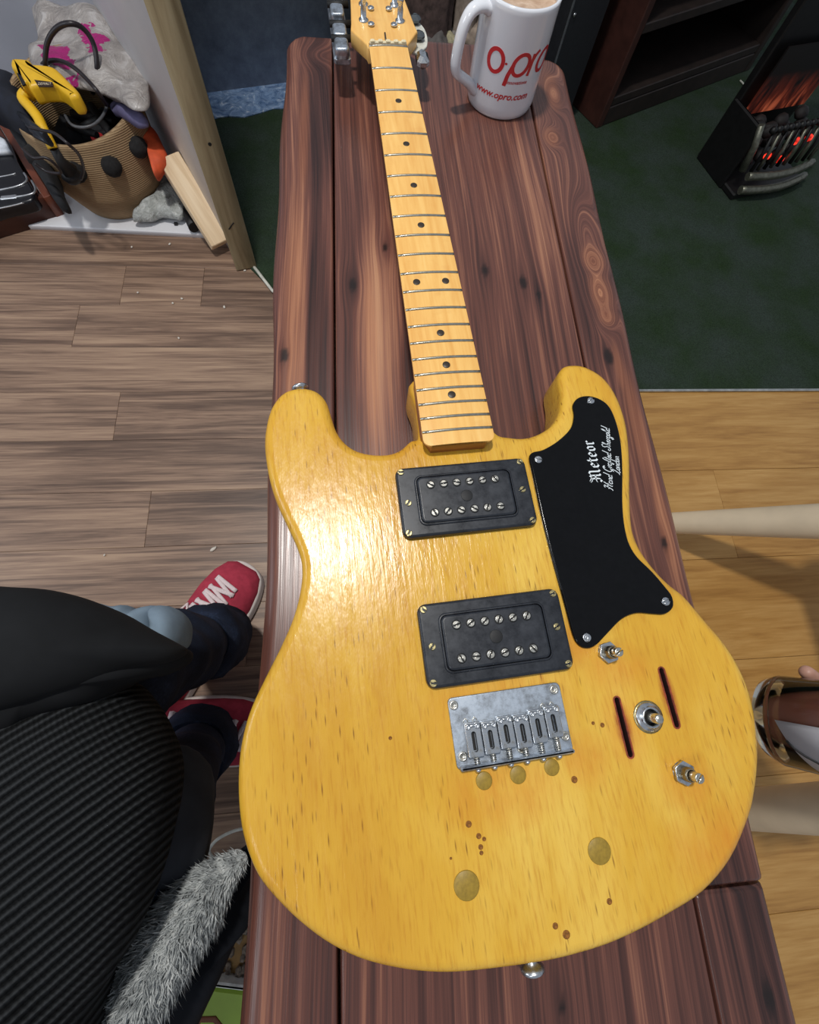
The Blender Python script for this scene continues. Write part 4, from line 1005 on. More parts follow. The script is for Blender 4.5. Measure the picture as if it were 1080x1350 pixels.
hand = thing('person', 'hand and forearm of a person holding the glass bottle, mostly beyond the right edge', 'person', (B0 + bx * 0.15 + Vector((.15, 0, 0))))
ho = Vector(hand.location)
J = []; E_ = []
def J_(p, r_, par=None):
    J.append((tuple(Vector(p) - ho), r_)); i = len(J) - 1
    if par is not None: E_.append((par, i))
    return i
wr = J_(bpnt(0.110, 108, 0.125), 0.025)
el = J_(bpnt(0.110, 108, 0.125) + Vector((.24, .02, .07)), 0.038, wr)
pa = J_(bpnt(0.095, 100, 0.072), 0.021, wr)
for i, (al, sc) in enumerate(((0.033, 1.22), (0.060, 1.12), (0.098, 1.1), (0.119, 1.0))):
    k0 = J_(bpnt(al + 0.006, 88, 0.057), 0.0098, pa)
    k1 = J_(bpnt(al + 0.002, 62, 0.0540), 0.0090, k0)
    k2 = J_(bpnt(al, 62 - 26 * sc, 0.0530), 0.0084, k1)
    k3 = J_(bpnt(al - 0.001, 62 - 50 * sc, 0.0520), 0.0074, k2)
t0 = J_(bpnt(0.125, 130, 0.068), 0.0135, pa); t1 = J_(bpnt(0.136, 155, 0.057), 0.011, t0); t2 = J_(bpnt(0.142, 178, 0.054), 0.0095, t1)
skin_mesh('hand', J, E_, M_skin, hand)
wv3 = bpnt(0.110, 108, 0.125); MB().tube([wv3 + Vector((.09, .008, .026)) - ho, wv3 + Vector((.16, .013, .047)) - ho, wv3 + Vector((.30, .025, .09)) - ho], [0.040, 0.048, 0.058], 20).build('sleeve', plain('grey_sleeve', srgb(70, 72, 78), 0.9), hand)

# ------------------------------------------------------------------ alcove: basket of tools and what lies round it
k = NT('woven_rope', 0.85, spec=0.2)
wv = k.n('ShaderNodeTexWave'); wv.wave_type = 'BANDS'; wv.bands_direction = 'Z'; wv.inputs['Scale'].default_value = 90; wv.inputs['Distortion'].default_value = 1.0; k.l(k.mapped(), wv.inputs['Vector'])
a = k.noise(k.mapped((90, 90, 300)), 1, 4, 0.7)
k.color(k.mix(k.math('MULTIPLY', a, 0.55), k.ramp(wv.outputs['Fac'], [(0.2, srgb(150, 124, 94)), (0.7, srgb(178, 152, 118))]), srgb(112, 88, 64)))
k.bump(wv.outputs['Fac'], 0.5, 0.0012); M_rope = k.m
bc = Vector((-0.625, 0.425, 0.011))
bas = thing('woven_basket', 'beige woven rope basket with black pompoms, full of tools', 'basket', bc)
def bas_prof(t, a):
    # rim dips towards the viewer and climbs at the far side
    rim = 0.150 + 0.050 * math.sin(a) * 1.0 if False else 0.185 - 0.030 * math.cos(a - R(-88))
    r_ = 0.084 + 0.018 * min(1, t * 3) + 0.006 * math.sin(t * math.pi) + 0.012 * t * math.cos(2 * (a - R(20)))
    return r_, rim * t
vs = []; fs = []; n = 64; prof = []
m = MB()
L_ = 22
for side in (0, 1):
    for i in range(L_ + 1):
        t = i / L_ if side == 0 else 1 - i / L_
        for k_ in range(n):
            a = 2 * math.pi * k_ / n; r_, z = bas_prof(t, a); r_ += 0.0
            r_ -= 0.006 * side; vs.append((r_ * math.cos(a), r_ * math.sin(a), max(z, 0.004 * side)))
for i in range(2 * L_ + 1):
    for k_ in range(n): fs.append((i * n + k_, i * n + (k_ + 1) % n, (i + 1) * n + (k_ + 1) % n, (i + 1) * n + k_))
m.add(vs, fs, True); m.f += [tuple(range(n - 1, -1, -1)), tuple((2 * L_ + 1) * n + k_ for k_ in range(n))]; m.sm += [False, False]
m.build('basket_body', M_rope, bas)
M_pom = plain('black_felt', srgb(26, 25, 26), 0.95, vary=0.4, scale=200, bump=0.8)
for a, t in ((-98, .74), (-60, .74), (-24, .74), (-140, .74)):
    r_, z = bas_prof(t, R(a)); m = lump(((r_ + .002) * math.cos(R(a)), (r_ + .002) * math.sin(R(a)), z), (0.018, 0.018, 0.018), seed=a, amp=.06, freq=5); m.build('pompom', M_pom, bas)
# contents: crumpled dark fabric fills the basket
M_darkcloth = plain('black_cloth', srgb(22, 23, 27), 0.9, vary=0.4, scale=60)
m = pillow([(0.094 * math.cos(R(a)), 0.094 * math.sin(R(a))) for a in range(0, 360, 12)], 0.095, 0.030, 0.06, amp=0.012, freq=22, seed=3)
o = m.build('cloth_bag', M_darkcloth, None, (bc.x, bc.y, bc.z)); tag(o, 'crumpled black cloth bag lying in the basket', 'bag')
M_ytool = plain('yellow_plastic', srgb(226, 178, 34), 0.4, vary=0.06, scale=40)
M_blk = plain('black_rubber', srgb(20, 20, 22), 0.55, vary=0.3, scale=90)
# yellow tool: at() gives points on a level 0.22 above the alcove floor
def tool():
    zz = -0.225
    o0 = at(60, 150, zz)
    T_ = thing('power_tool', 'yellow power tool with a black label lying across the basket', 'tool', o0)
    def L(px, py, dz=0): p = at(px, py, zz + dz) - o0; return (p.x, p.y)
    out = [L(*p) for p in ((22, 92), (30, 90), (46, 92), (48, 97), (60, 98), (74, 100), (82, 104), (96, 118), (106, 128), (110, 134), (108, 139), (98, 140), (95, 137), (84, 128), (76, 124), (60, 124), (46, 127), (42, 120), (34, 122), (28, 104), (22, 100))]
    MB().prism(spline(out, 3), -0.016, 0.016, top=0.007, bot=0.007).build('housing', M_ytool, T_)
    arm = [at(34, 122, zz) - o0, at(30, 130, zz - .005) - o0, at(40, 142, zz - .01) - o0, at(50, 155, zz - .015) - o0, at(56, 168, zz - .02) - o0, at(64, 184, zz - .03) - o0, at(70, 196, zz - .04) - o0]
    MB().tube([tuple(p) for p in spline([tuple(a) for a in arm], 4, closed=False)], 0.0085, 12).build('handle', M_ytool, T_)
    MB().prism([L(45, 105, .017), L(69, 108, .017), L(70, 114, .017), L(51, 114, .017)], 0.0158, 0.0170).build('label_plate', plain('dark_label', srgb(44, 26, 18), 0.5), T_)
    a_, b_ = Vector(L(50, 112, .017)), Vector(L(64, 112, .017)); dx = (b_ - a_).normalized(); up_ = Vector((-dx.y, dx.x))
    m_, w_ = text_mb('DEWALT', 0.0095, 0, lambda x, y, h: (a_.x + dx.x * x * .55 + up_.x * y, a_.y + dx.y * x * .55 + up_.y * y, 0.0172))
    m_.build('lettering', plain('cream_print', srgb(214, 200, 176), 0.5), T_)
    MB().prism([L(26, 103, .01), L(32, 106, .01), L(38, 117, .01), L(33, 119, .01)], 0.0150, 0.0180, top=.001).build('battery_catch', M_blk, T_)
    MB().tube([tuple(at(71, 196, zz - .04) - o0), tuple(at(80, 212, zz - .06) - o0), tuple(at(92, 225, zz - .08) - o0)], [0.007, 0.0085, 0.015], 12).build('cord_grip', M_blk, T_)
    MB().lathe([(0.0001, -.012), (0.013, -.010), (0.018, 0), (0.013, .010), (0.0001, .012)], 20).build('plug', M_blk, T_, tuple(at(94, 231, zz - .09) - o0))
tool()
M_blue = plain('dark_blue_fabric', srgb(20, 25, 38), 0.9, vary=0.3, scale=60)
def soft(name, lab, cat, pix, z, up, dn, mat, amp=0.006, freq=30, seed=1, per=3, **kw):
    o = [tuple(at(px, py, z))[:2] for px, py in pix]
    c = Vector((sum(p[0] for p in o) / len(o), sum(p[1] for p in o) / len(o)))
    m = pillow([(p[0] - c.x, p[1] - c.y) for p in spline(o, per)], 0.0, up, dn, amp=amp, freq=freq, seed=seed, **kw)
    return tag(m.build(name, mat, None, (c.x, c.y, z + TZ)), lab, cat)
soft('cloth', 'dark blue and black cloth bundle left of the yellow tool', 'cloth', [(-30, 100), (0, 97), (22, 104), (30, 122), (34, 140), (52, 160), (50, 176), (28, 170), (0, 150), (-30, 140)], -0.27, 0.03, 0.05, M_blue)
M_purple = plain('purple_grey_cloth', srgb(92, 88, 122), 0.85, vary=0.2, scale=60)
soft('glove', 'purple grey glove hanging over the right rim of the basket', 'glove', [(143, 138), (156, 134), (172, 140), (190, 152), (196, 164), (184, 166), (170, 158), (156, 152)], -0.262, 0.012, 0.012, M_purple)
M_orange = plain('orange_fabric', srgb(196, 78, 40), 0.7, vary=0.25, scale=40)
soft('strap', 'orange fabric strap hanging behind the right of the basket', 'strap', [(168, 160), (186, 163), (204, 172), (214, 190), (222, 208), (220, 218), (212, 226), (204, 232), (198, 212), (190, 192), (178, 178)], -0.33, 0.022, 0.03, M_orange, amp=.008)
M_red = plain('red_plastic', srgb(196, 50, 50), 0.4)
p = at(131, 186, -0.30); tag(MB().box((0, 0, 0), (0.022, 0.03, 0.014), bev=0.004).build('pen_cap', M_red, None, tuple(p), (0.2, 0.1, R(30))), 'small red plastic piece among the black tools in the basket', 'plastic piece')
M_chrm = M_chrome
rr = random.Random(11)
bits = [((96, 150), (150, 160)), ((104, 172), (140, 150)), ((112, 182), (160, 172)), ((120, 140), (150, 182)), ((92, 165), (128, 178)), ((140, 130), (158, 150))]
for i, (a, b) in enumerate(bits):
    pa_, pb_ = at(*a, -0.318 + .01 * i / 3), at(*b, -0.302 + .012 * i / 3)
    MB_ = MB().tube([tuple(pa_), tuple(pa_.lerp(pb_, .7)), tuple(pb_)], [0.0075, 0.0075, 0.005], 10)
    tag(MB_.build('hand_tool', M_blk), 'black handled tool lying in the basket', 'tool', 'black hand tools in the basket')
def loop(name, lab, pix, r_, mat, z0=None, cat='cable'):
    return cord(name, lab, [tuple(at(px, py, z)) for px, py, z in pix], r_, mat, cat)
M_cable = plain('black_cable', srgb(30, 24, 28), 0.4)
loop('cable', 'black cable standing in a tall loop above the basket', [(122, 122, -.27), (128, 95, -.22), (124, 60, -.19), (110, 38, -.17), (92, 31, -.16), (74, 38, -.17), (62, 58, -.19), (60, 88, -.22), (64, 104, -.25)], 0.0042, M_cable)
loop('cable', 'thin black cable arching from the tool to the basket rim', [(50, 95, -.24), (60, 82, -.22), (78, 80, -.215), (96, 88, -.21), (112, 102, -.215), (128, 120, -.22), (140, 138, -.25)], 0.0036, M_cable)
loop('cable', 'thin black cable hanging over the front of the basket', [(40, 168, -.22), (56, 172, -.21), (72, 176, -.205), (90, 190, -.21), (104, 204, -.24), (110, 222, -.28), (107, 236, -.31)], 0.0026, M_cable)
loop('cable', 'thin black cable coiled on the left rim of the basket', [(30, 196, -.24), (44, 208, -.24), (60, 208, -.24), (72, 216, -.25), (80, 228, -.27), (62, 226, -.28), (46, 216, -.27)], 0.0024, M_cable)
loop('cable', 'thin grey cable curled inside the basket', [(86, 152, -.26), (94, 164, -.26), (108, 168, -.26), (124, 164, -.26), (136, 152, -.26), (142, 136, -.26)], 0.0026, plain('grey_cable', srgb(78, 80, 84), 0.4))
loop('cable', 'thin black cable looped on the pine offcut', [(218, 226, -.37), (236, 238, -.385), (252, 248, -.395), (244, 256, -.40), (234, 256, -.40), (238, 246, -.39), (228, 228, -.38), (220, 226, -.38)], 0.0018, M_cable)
m = MB()
for i in range(5):
    a, b = at(26 + i * 5, 150 + i * 7, -.25), at(60 + i * 2, 178 + i * 3, -.235 - .004 * i); m = MB().tube([tuple(a), tuple(b)], 0.0045, 8)
    tag(m.build('hex_key', plain('dark_steel', srgb(58, 62, 70), 0.35, 0.7)), 'dark steel rod in the bundle left of the basket', 'rod', 'dark steel rods left of the basket')
soft('cloth', 'black cloth hanging down between the basket and the wooden crate', 'cloth', [(8, 140), (30, 165), (52, 195), (70, 220), (80, 250), (90, 275), (76, 270), (56, 238), (34, 205), (10, 165)], -0.33, 0.02, 0.05, M_darkcloth, amp=.008)

# plastic carrier bag hanging behind the basket
k = NT('carrier_bag', 0.35, spec=0.5)
a = k.noise(k.mapped(), 26, 5, 0.6, 0.8); sp = k.n('ShaderNodeSeparateXYZ'); k.l(k.obj(), sp.inputs[0])
c = k.ramp(a, [(0.35, srgb(132, 126, 124)), (0.55, srgb(158, 152, 148)), (0.7, srgb(186, 182, 180))])
def blob(cx, cy, cz, r_):
    v = k.n('ShaderNodeVectorMath', operation='DISTANCE'); k.l(k.obj(), v.inputs[0]); v.inputs[1].default_value = (cx, cy, cz)
    return k.math('LESS_THAN', k.math('ADD', v.outputs['Value'], k.math('MULTIPLY', k.math('SUBTRACT', k.noise(k.mapped(), 45, 3), .5), .05)), r_)
M_bagslot = (k, c, blob)
bagc = at(130, 72, -0.235)
def bagloc(px, py, z): return tuple(at(px, py, z) - bagc)
kk, c, blob_ = M_bagslot
w_ = None
for px, py, r_ in ((72, 68, .020), (82, 78, .014), (62, 60, .012), (116, 42, .014), (126, 54, .014), (130, 68, .012), (92, 96, .012)):
    b_ = blob_(*bagloc(px, py, -0.220), r_ * 1.25); w_ = b_ if w_ is None else kk.math('MAXIMUM', w_, b_)
kk.color(kk.mix(w_, c, srgb(158, 28, 106))); kk.bump(a, 0.9, 0.012); M_bag = kk.m
pix = [(38, 62), (50, 52), (44, 20), (40, -20), (100, -60), (160, -50), (178, 10), (186, 60), (196, 110), (196, 140), (176, 146), (150, 128), (110, 118), (72, 108), (44, 92)]
o = [tuple(at(px, py, -0.235))[:2] for px, py in pix]
m = pillow([(p[0] - bagc.x, p[1] - bagc.y) for p in spline(o, 4)], 0.0, 0.016, 0.014, amp=0.010, freq=17, seed=5, rings=22, wr=lambda x, y: 0.010 * math.sin(58 * (x * .8 + y * .5)) * math.sin(20 * (y - x)))
tag(m.build('carrier_bag', M_bag, None, tuple(bagc)), 'crumpled translucent carrier bag with magenta marks behind the basket', 'bag')
# clear film on the floor in front of the partition
k = NT('crumpled_film', 0.25, spec=0.6); a = k.noise(k.mapped(), 60, 5, 0.7, 1.0)
k.color(k.ramp(a, [(0.35, srgb(156, 160, 156)), (0.6, srgb(196, 200, 198)), (0.75, srgb(232, 234, 232))])); k.bump(a, 0.9, 0.008); M_film2 = k.m
soft('plastic_film', 'crumpled clear plastic film between the basket and the pine offcut', 'plastic', [(182, 282), (176, 292), (196, 292), (214, 286), (238, 290), (244, 276), (236, 256), (222, 240), (212, 244), (206, 262)], -0.425, 0.022, 0.010, M_film2, amp=.007, freq=40, rings=12)
# pine offcut leaning in the corner, dark nozzle beside it
a0 = at(292, 322, -0.428); a1 = at(222, 208, -0.33)
d = (a1 - a0); L_ = d.length
oc = MB().box((0, 0, L_ / 2), (0.046, 0.022, L_), bev=0.0015).build('timber_offcut', M_pine, None, tuple(a0)); oc.rotation_mode = 'QUATERNION'
zq = d.normalized(); yq = Vector((0, 0, 1)) - zq * zq.z; yq.normalize(); xq = yq.cross(zq)
oc.rotation_quaternion = Matrix((xq, yq, zq)).transposed().to_quaternion(); tag(oc, 'pale pine batten offcut lying against the white partition', 'timber')
n0, n1 = at(231, 258, -.425), at(256, 300, -.424)
tag(MB().tube([tuple(n0), tuple(n0.lerp(n1, .5)), tuple(n0.lerp(n1, .8)), tuple(n1)], [0.004, 0.0055, 0.010, 0.0115], 14).build('nozzle', M_blk), 'black plastic nozzle lying beside the pine offcut', 'nozzle')
tag(MB().box((0, 0, 0), (0.007, 0.006, 0.004)).build('debris_chip', M_blk, None, tuple(at(232, 295, -0.437))), 'tiny black chip on the white board', 'chip')
w0, w1 = at(258, 195, -.30), at(291, 296, -.44)
tag(MB().tube([tuple(at(258, 194, -.29)), tuple(at(274, 235, -.34)), tuple(at(289, 290, -.43))], 0.0016, 6).build('wire', plain('grey_wire', srgb(90, 90, 94), 0.5)), 'thin grey rod leaning against the white partition', 'rod')
# white crumbs on the dark boards
M_crumb = plain('white_crumb', srgb(216, 208, 196), 0.7)
for i, (px, py, s_) in enumerate(((281, 724, .012), (224, 322, .006), (174, 326, .005), (138, 732, .004), (296, 405, .007), (236, 446, .005), (228, 400, .005), (240, 394, .005), (182, 386, .004), (323, 357, .005))):
    p = at(px, py, -0.449)
    tag(lump((0, 0, 0.0018), (s_ * .55, s_ * .18 + .001, 0.0016), seed=i, amp=.25, sub=2).build('wood_chip', M_crumb, None, (p.x, p.y, 0), (0, 0, R(40 + 17 * i))), 'pale crumb of debris on the dark floorboards', 'debris', 'pale crumbs on the dark floorboards')

# mahogany crate with a black and silver radio on it, bottom left of the alcove
M_mahog = plain('red_mahogany', srgb(112, 58, 38), 0.4, vary=0.2, scale=20)
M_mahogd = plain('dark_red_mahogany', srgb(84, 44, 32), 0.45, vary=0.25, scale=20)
zc = -0.396
k1 = at(67, 257, zc); k2 = at(0, 148, zc); ex = Vector((k2.x - k1.x, k2.y - k1.y, 0)); 
k3 = at(-20, 282, zc); ey = Vector((k3.x - k1.x, k3.y - k1.y, 0)).normalized()
crate = thing('wooden_crate', 'red mahogany tray box at the left edge under the black radio', 'crate', (k1.x, k1.y, 0.0))
exn = ex.normalized()
def wallbox(a, b, z0, z1, t, inward):
    a = Vector(a); b = Vector(b); n_ = Vector(inward) * t
    return MB().prism([(a.x, a.y), (b.x, b.y), (b.x + n_.x, b.y + n_.y), (a.x + n_.x, a.y + n_.y)], z0, z1, top=0.002)
Hc = zc + TZ
nin = Vector((-exn.y, exn.x)); nin = nin if nin.x < 0 else -nin
wallbox((0, 0), tuple((exn * 0.42).to_2d()), 0.001, Hc, 0.016, tuple(nin)).build('side_board', M_mahog, crate)
n2 = Vector((-ey.y, ey.x)); n2 = n2 if n2.y > 0 else -n2
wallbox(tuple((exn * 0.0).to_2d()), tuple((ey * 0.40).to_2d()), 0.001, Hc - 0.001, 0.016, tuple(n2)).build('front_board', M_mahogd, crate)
pp = [(nin * .016 + n2 * .016)]; p0 = exn.to_2d() * .0; 
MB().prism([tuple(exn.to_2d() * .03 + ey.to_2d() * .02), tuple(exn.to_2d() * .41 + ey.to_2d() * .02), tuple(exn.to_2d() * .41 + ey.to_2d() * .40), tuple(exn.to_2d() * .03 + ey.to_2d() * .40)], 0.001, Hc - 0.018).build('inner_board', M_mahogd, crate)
rad_ = thing('radio', 'black radio with rounded silver trim lines at the left edge on the mahogany box', 'radio', (k1.x, k1.y, Hc - 0.017))
M_silver = plain('silver_trim', srgb(190, 192, 196), 0.3, 0.8)
def rp(px, py, z): p = at(px, py, z); return Vector((p.x - k1.x, p.y - k1.y))
zr = zc + 0.005
def radshape(grow=0.0, z=zr):
    pts = [(-90, 186), (-20, 178), (10, 184), (24, 214), (38, 238), (47, 254), (46, 263), (36, 268), (0, 276), (-90, 296)]
    return [tuple(rp(px, py, z)) for px, py in pts]
MB().prism(spline(radshape(), 3), 0.0, 0.026, top=0.006, bot=0.003).build('casing', plain('black_plastic_shiny', srgb(22, 22, 26), 0.25), rad_)
MB().prism([tuple(rp(*p, zr + .006)) for p in ((-90, 176), (-10, 176), (8, 186), (17, 203), (-20, 206), (-90, 212))], 0.024, 0.034, top=0.004).build('top_panel', plain('white_panel', srgb(216, 222, 230), 0.4), rad_)
for pts, r_ in (((( -80, 240), (-10, 232), (14, 228), (19, 226)), .0016), ((( -80, 262), (0, 248), (22, 243), (32, 238), (34, 233), (30, 226)), .0022), (((-80, 274), (0, 260), (30, 256), (43, 252), (45, 246), (40, 236)), .0022), (((-80, 284), (0, 272), (30, 265)), .0014)):
    MB().tube(spline([tuple(rp(px, py, zr + .008)) + (0.0265,) for px, py in pts], 4, closed=False), r_, 6).build('silver_line', M_silver, rad_)
MB().box((0, 0, 0.0265), (0.03, 0.010, 0.003), bev=0.001).build('button', M_silver, rad_, tuple(rp(10, 258, zr + .008)) + (0,), (0, 0, R(12)))

# ------------------------------------------------------------------ seated person at the left
k = NT('dark_denim', 0.85, spec=0.2)
a = k.noise(k.mapped((1, 1, 1)), 26, 4, 0.6); b = k.noise(k.mapped(), 500, 2)
k.color(k.ramp(k.math('ADD', k.math('MULTIPLY', a, 0.7), k.math('MULTIPLY', b, 0.3)), [(0.35, srgb(18, 22, 34)), (0.55, srgb(30, 38, 56)), (0.72, srgb(48, 60, 84))])); k.bump(b, 0.4, 0.001); M_denim = k.m
M_grey_denim = plain('charcoal_cloth', srgb(44, 48, 56), 0.9, vary=0.25, scale=40)
k = NT('ribbed_black_knit', 0.95, spec=0.12)
wv = k.n('ShaderNodeTexWave'); wv.wave_type = 'BANDS'; wv.bands_direction = 'X'; wv.inputs['Scale'].default_value = 68; wv.inputs['Distortion'].default_value = 0.6; wv.inputs['Detail Scale'].default_value = 3
k.l(k.mapped(rot=(0, 0, R(55))), wv.inputs['Vector'])
w2 = k.n('ShaderNodeTexWave'); w2.wave_type = 'BANDS'; w2.bands_direction = 'Y'; w2.inputs['Scale'].default_value = 130; w2.inputs['Distortion'].default_value = 2.0
k.l(k.mapped(rot=(0, 0, R(55))), w2.inputs['Vector'])
h = k.math('ADD', wv.outputs['Fac'], k.math('MULTIPLY', w2.outputs['Fac'], 0.16))
k.color(k.ramp(h, [(0.2, srgb(14, 15, 16)), (1.0, srgb(50, 52, 54))])); k.bump(h, 0.9, 0.003); M_knit = k.m
M_jacket = plain('black_jacket_cloth', srgb(21, 22, 24), 0.9, vary=0.25, scale=30, spec=0.2)
M_lining = plain('pale_blue_denim', srgb(122, 140, 156), 0.9, vary=0.14, scale=50, bump=0.3, spec=0.2)
M_coat = plain('navy_black_coat', srgb(17, 20, 27), 0.85, vary=0.3, scale=30, spec=0.25)
M_hair = plain('brown_hair', srgb(60, 42, 30), 0.7)

PO = Vector((-0.60, -1.0, 0.0))
per = thing('person', 'person in dark jeans, black jacket and ribbed knit seated left of the bench, red trainers', 'person', PO)
def rel(v): return tuple(Vector(v) - PO)
Afar, Kfar = at(283, 842, -0.335), at(150, 888, -0.04)
Anear, Knear = at(263, 978, -0.36), at(205, 1080, -0.06)
pel = Vector((-0.66, -1.02, TZ - 0.05))
def P3(v, r_): return (rel(v), r_)
hipF, hipN = pel + Vector((0.02, 0.10, 0.01)), pel + Vector((0.05, -0.09, 0.01))
J = [P3(pel, 0.12), P3(hipF, 0.085), P3(Kfar, 0.052), P3(Kfar.lerp(Afar, .5), .046), P3(Afar, 0.034), P3(hipN, 0.085), P3(Knear, 0.044), P3(Knear.lerp(Anear, .5), .040), P3(Anear, 0.034)]
EL = [(0, 1), (1, 2), (2, 3), (3, 4), (0, 5), (5, 6), (6, 7), (7, 8)]
UB = [(pel + Vector((-.01, 0, .20)), .115), (pel + Vector((-.02, 0, .40)), .12), (pel + Vector((0.0, 0, .50)), .05), (pel + Vector((0.06, .02, .60)), .085), (pel + Vector((0.07, .02, .70)), .07)]
b0 = len(J)
JB = J + [P3(v, r_) for v, r_ in UB]; EB = EL + [(0, b0), (b0, b0 + 1), (b0 + 1, b0 + 2), (b0 + 2, b0 + 3), (b0 + 3, b0 + 4)]
for s_ in (1, -1):
    i = len(JB); sh = pel + Vector((-.02, s_ * .19, .40)); eb = sh + Vector((-.06, s_ * .05, -.25)); hn = eb + Vector((-.10, -s_ * .03, -.20))
    JB += [P3(sh, .055), P3(eb, .042), P3(hn, .028), P3(hn + Vector((-.02, 0, -.08)), .03)]; EB += [(b0 + 1, i), (i, i + 1), (i + 1, i + 2), (i + 2, i + 3)]
JB = [(p, r_ * .86) for p, r_ in JB]
skin_mesh('body', JB, EB, M_skin, per)
def lumpy(o, amp, freq, seed):
    for v in o.data.vertices:
        p = v.co; v.co = p + v.normal * (amp * 2 * mnoise.noise(p * freq + Vector((seed, 0, 0))))
    o.data.update()
tr = skin_mesh('trousers', J, EL, M_denim, per, 3)
lumpy(tr, 0.004, 22, 2); tr['label'] = 'dark blue jeans'
# cuffs bunched over the shoes
for (A_, K_, sd) in ((Afar, Kfar, 1), (Anear, Knear, 2)):
    d = (A_ - K_).normalized()
    pts = [A_ - d * .09, A_ - d * .055, A_ - d * .03, A_ - d * .01, A_ + d * .01, A_ + d * .025, A_ + d * .028]
    o = MB().tube([rel(p) for p in pts], [.040, .049, .044, .050, .046, .048, .042], 24).build('trouser_cuff', M_denim, per); lumpy(o, 0.004, 30, sd * 3)
# shin seam of pale stitching on the near leg
sm = [rel(at(px, py, z)) for px, py, z in ((208, 960, -.02), (222, 948, -.03), (232, 938, -.28), (240, 934, -.29))]
# knee cap in charcoal wear cloth
kp = skin_mesh('knee_patch', [P3(at(226, 1012, -0.13), .036), P3(at(216, 1050, -0.09), .044), P3(at(208, 1100, -0.07), .048), P3(at(180, 1180, -0.06), .050)], [(0, 1), (1, 2), (2, 3)], M_grey_denim, per)
lumpy(kp, .003, 20, 8)

M_suede = plain('red_canvas', srgb(172, 58, 76), 0.9, vary=0.15, scale=90, bump=0.4, spec=0.2)
M_rubber = plain('off_white_rubber', srgb(216, 206, 200), 0.6, vary=0.05)
M_lace = plain('pale_lace', srgb(224, 206, 206), 0.8, vary=0.08, scale=300)
def shoe(toe, heel_dir, name_lab):
    """toe tip on the floor; heel_dir points from toe to heel"""
    hdn = Vector(heel_dir).normalized(); ang = math.atan2(-hdn.y, -hdn.x) - R(90)
    S = MB().prism(spline([(0.0, 0.0), (0.028, -0.008), (0.043, -0.032), (0.050, -0.075), (0.045, -0.13), (0.036, -0.18), (0.036, -0.24), (0.028, -0.272), (0, -0.284), (-0.028, -0.272), (-0.036, -0.24), (-0.035, -0.18), (-0.044, -0.13), (-0.048, -0.075), (-0.042, -0.035), (-0.025, -0.008)], 5), 0.001, 0.026, top=0.004, bot=0.002).build('shoe', M_rubber, per, rel((toe.x, toe.y, 0)), (0, 0, ang))
    S['label'] = name_lab
    # upper: lofted sections
    secs = [(-0.006, .020, .030, 0), (-0.014, .032, .043, 0), (-0.035, .0415, .055, 0), (-0.065, .0465, .062, 0), (-0.095, .045, .072, 0), (-0.125, .041, .085, 0), (-0.155, .037, .098, 0), (-0.19, .034, .104, 0), (-0.235, .034, .100, 0), (-0.262, .029, .098, 0), (-0.276, .018, .090, 0)]
    n = 20; vs = []; fs = []
    for y, hw, h_, _ in secs:
        for k_ in range(n + 1):
            a = math.pi * k_ / n; vs.append((hw * math.copysign(abs(math.cos(a)) ** .75, math.cos(a)), y, 0.022 + (h_ - 0.022) * math.sin(a) ** .8))
    for i in range(len(secs) - 1):
        for k_ in range(n): fs.append((i * (n + 1) + k_, i * (n + 1) + k_ + 1, (i + 1) * (n + 1) + k_ + 1, (i + 1) * (n + 1) + k_))
        fs.append((i * (n + 1) + n, i * (n + 1), (i + 1) * (n + 1), (i + 1) * (n + 1) + n))
    m = MB(); m.add(vs, fs, True); m.f += [tuple(range(n, -1, -1)), tuple((len(secs) - 1) * (n + 1) + k_ for k_ in range(n + 1))]; m.sm += [False, False]
    m.build('upper', M_suede, S)
    def topz(y):
        for (ya, _, ha_, _), (yb, _, hb_, _) in zip(secs[:-1], secs[1:]):
            if yb <= y <= ya: t = (y - ya) / (yb - ya); return ha_ + (hb_ - ha_) * t
        return .1
    def arcpt(x, y):
        z = topz(y); return (x, y, 0.022 + (z - .022) * (max(0, 1 - (abs(x) / .050) ** 2.6)) ** .4 + .003)
    for i in range(8):
        y = -0.046 - 0.0135 * i; m = MB()
        w_ = .020 + .001 * i
        m.tube([arcpt(x, y + (x / w_) * .003 * (1 if i % 2 else -1)) for x in [w_ * (-1 + 2 * t / 8) for t in range(9)]], .0036, 8, flat=0.5)
        m.build('lace', M_lace, S)
        m = MB(); m.tube([arcpt(-w_ + 2 * w_ * t / 6, y - .0135 * t / 6) for t in range(7)], .0032, 8, flat=.5); m.build('lace', M_lace, S)
    m = MB(); m.tube([arcpt(-.02, -.135), arcpt(-.034, -.120), arcpt(-.030, -.100), arcpt(-.012, -.118), arcpt(.006, -.14)], .0026, 8); m.tube([arcpt(.02, -.14), arcpt(.034, -.125), arcpt(.024, -.108), arcpt(.008, -.13)], .0026, 8); m.build('lace', M_lace, S)
t1_ = at(327, 742, -0.42); t0_ = at(277, 812, -0.41)
shoe(t1_, t0_ - t1_, 'red trainer pointing along the bench, white laces')
t2_ = at(366, 972, -0.41); t3_ = at(290, 966, -0.40)
shoe(t2_, t3_ - t2_, 'red trainer with its toe under the bench')

def cloth(name, pix, z, up, dn, mat, lab=None, amp=.006, freq=14, seed=1, rings=12, per_=4, **kw):
    o = [tuple(at(px, py, z))[:2] for px, py in pix]
    m = pillow([(p[0] - PO.x, p[1] - PO.y) for p in spline(o, per_)], z + TZ, up, dn, amp=amp, freq=freq, seed=seed, rings=rings, **kw)
    o_ = m.build(name, mat, per)
    if lab: o_['label'] = lab
    return o_
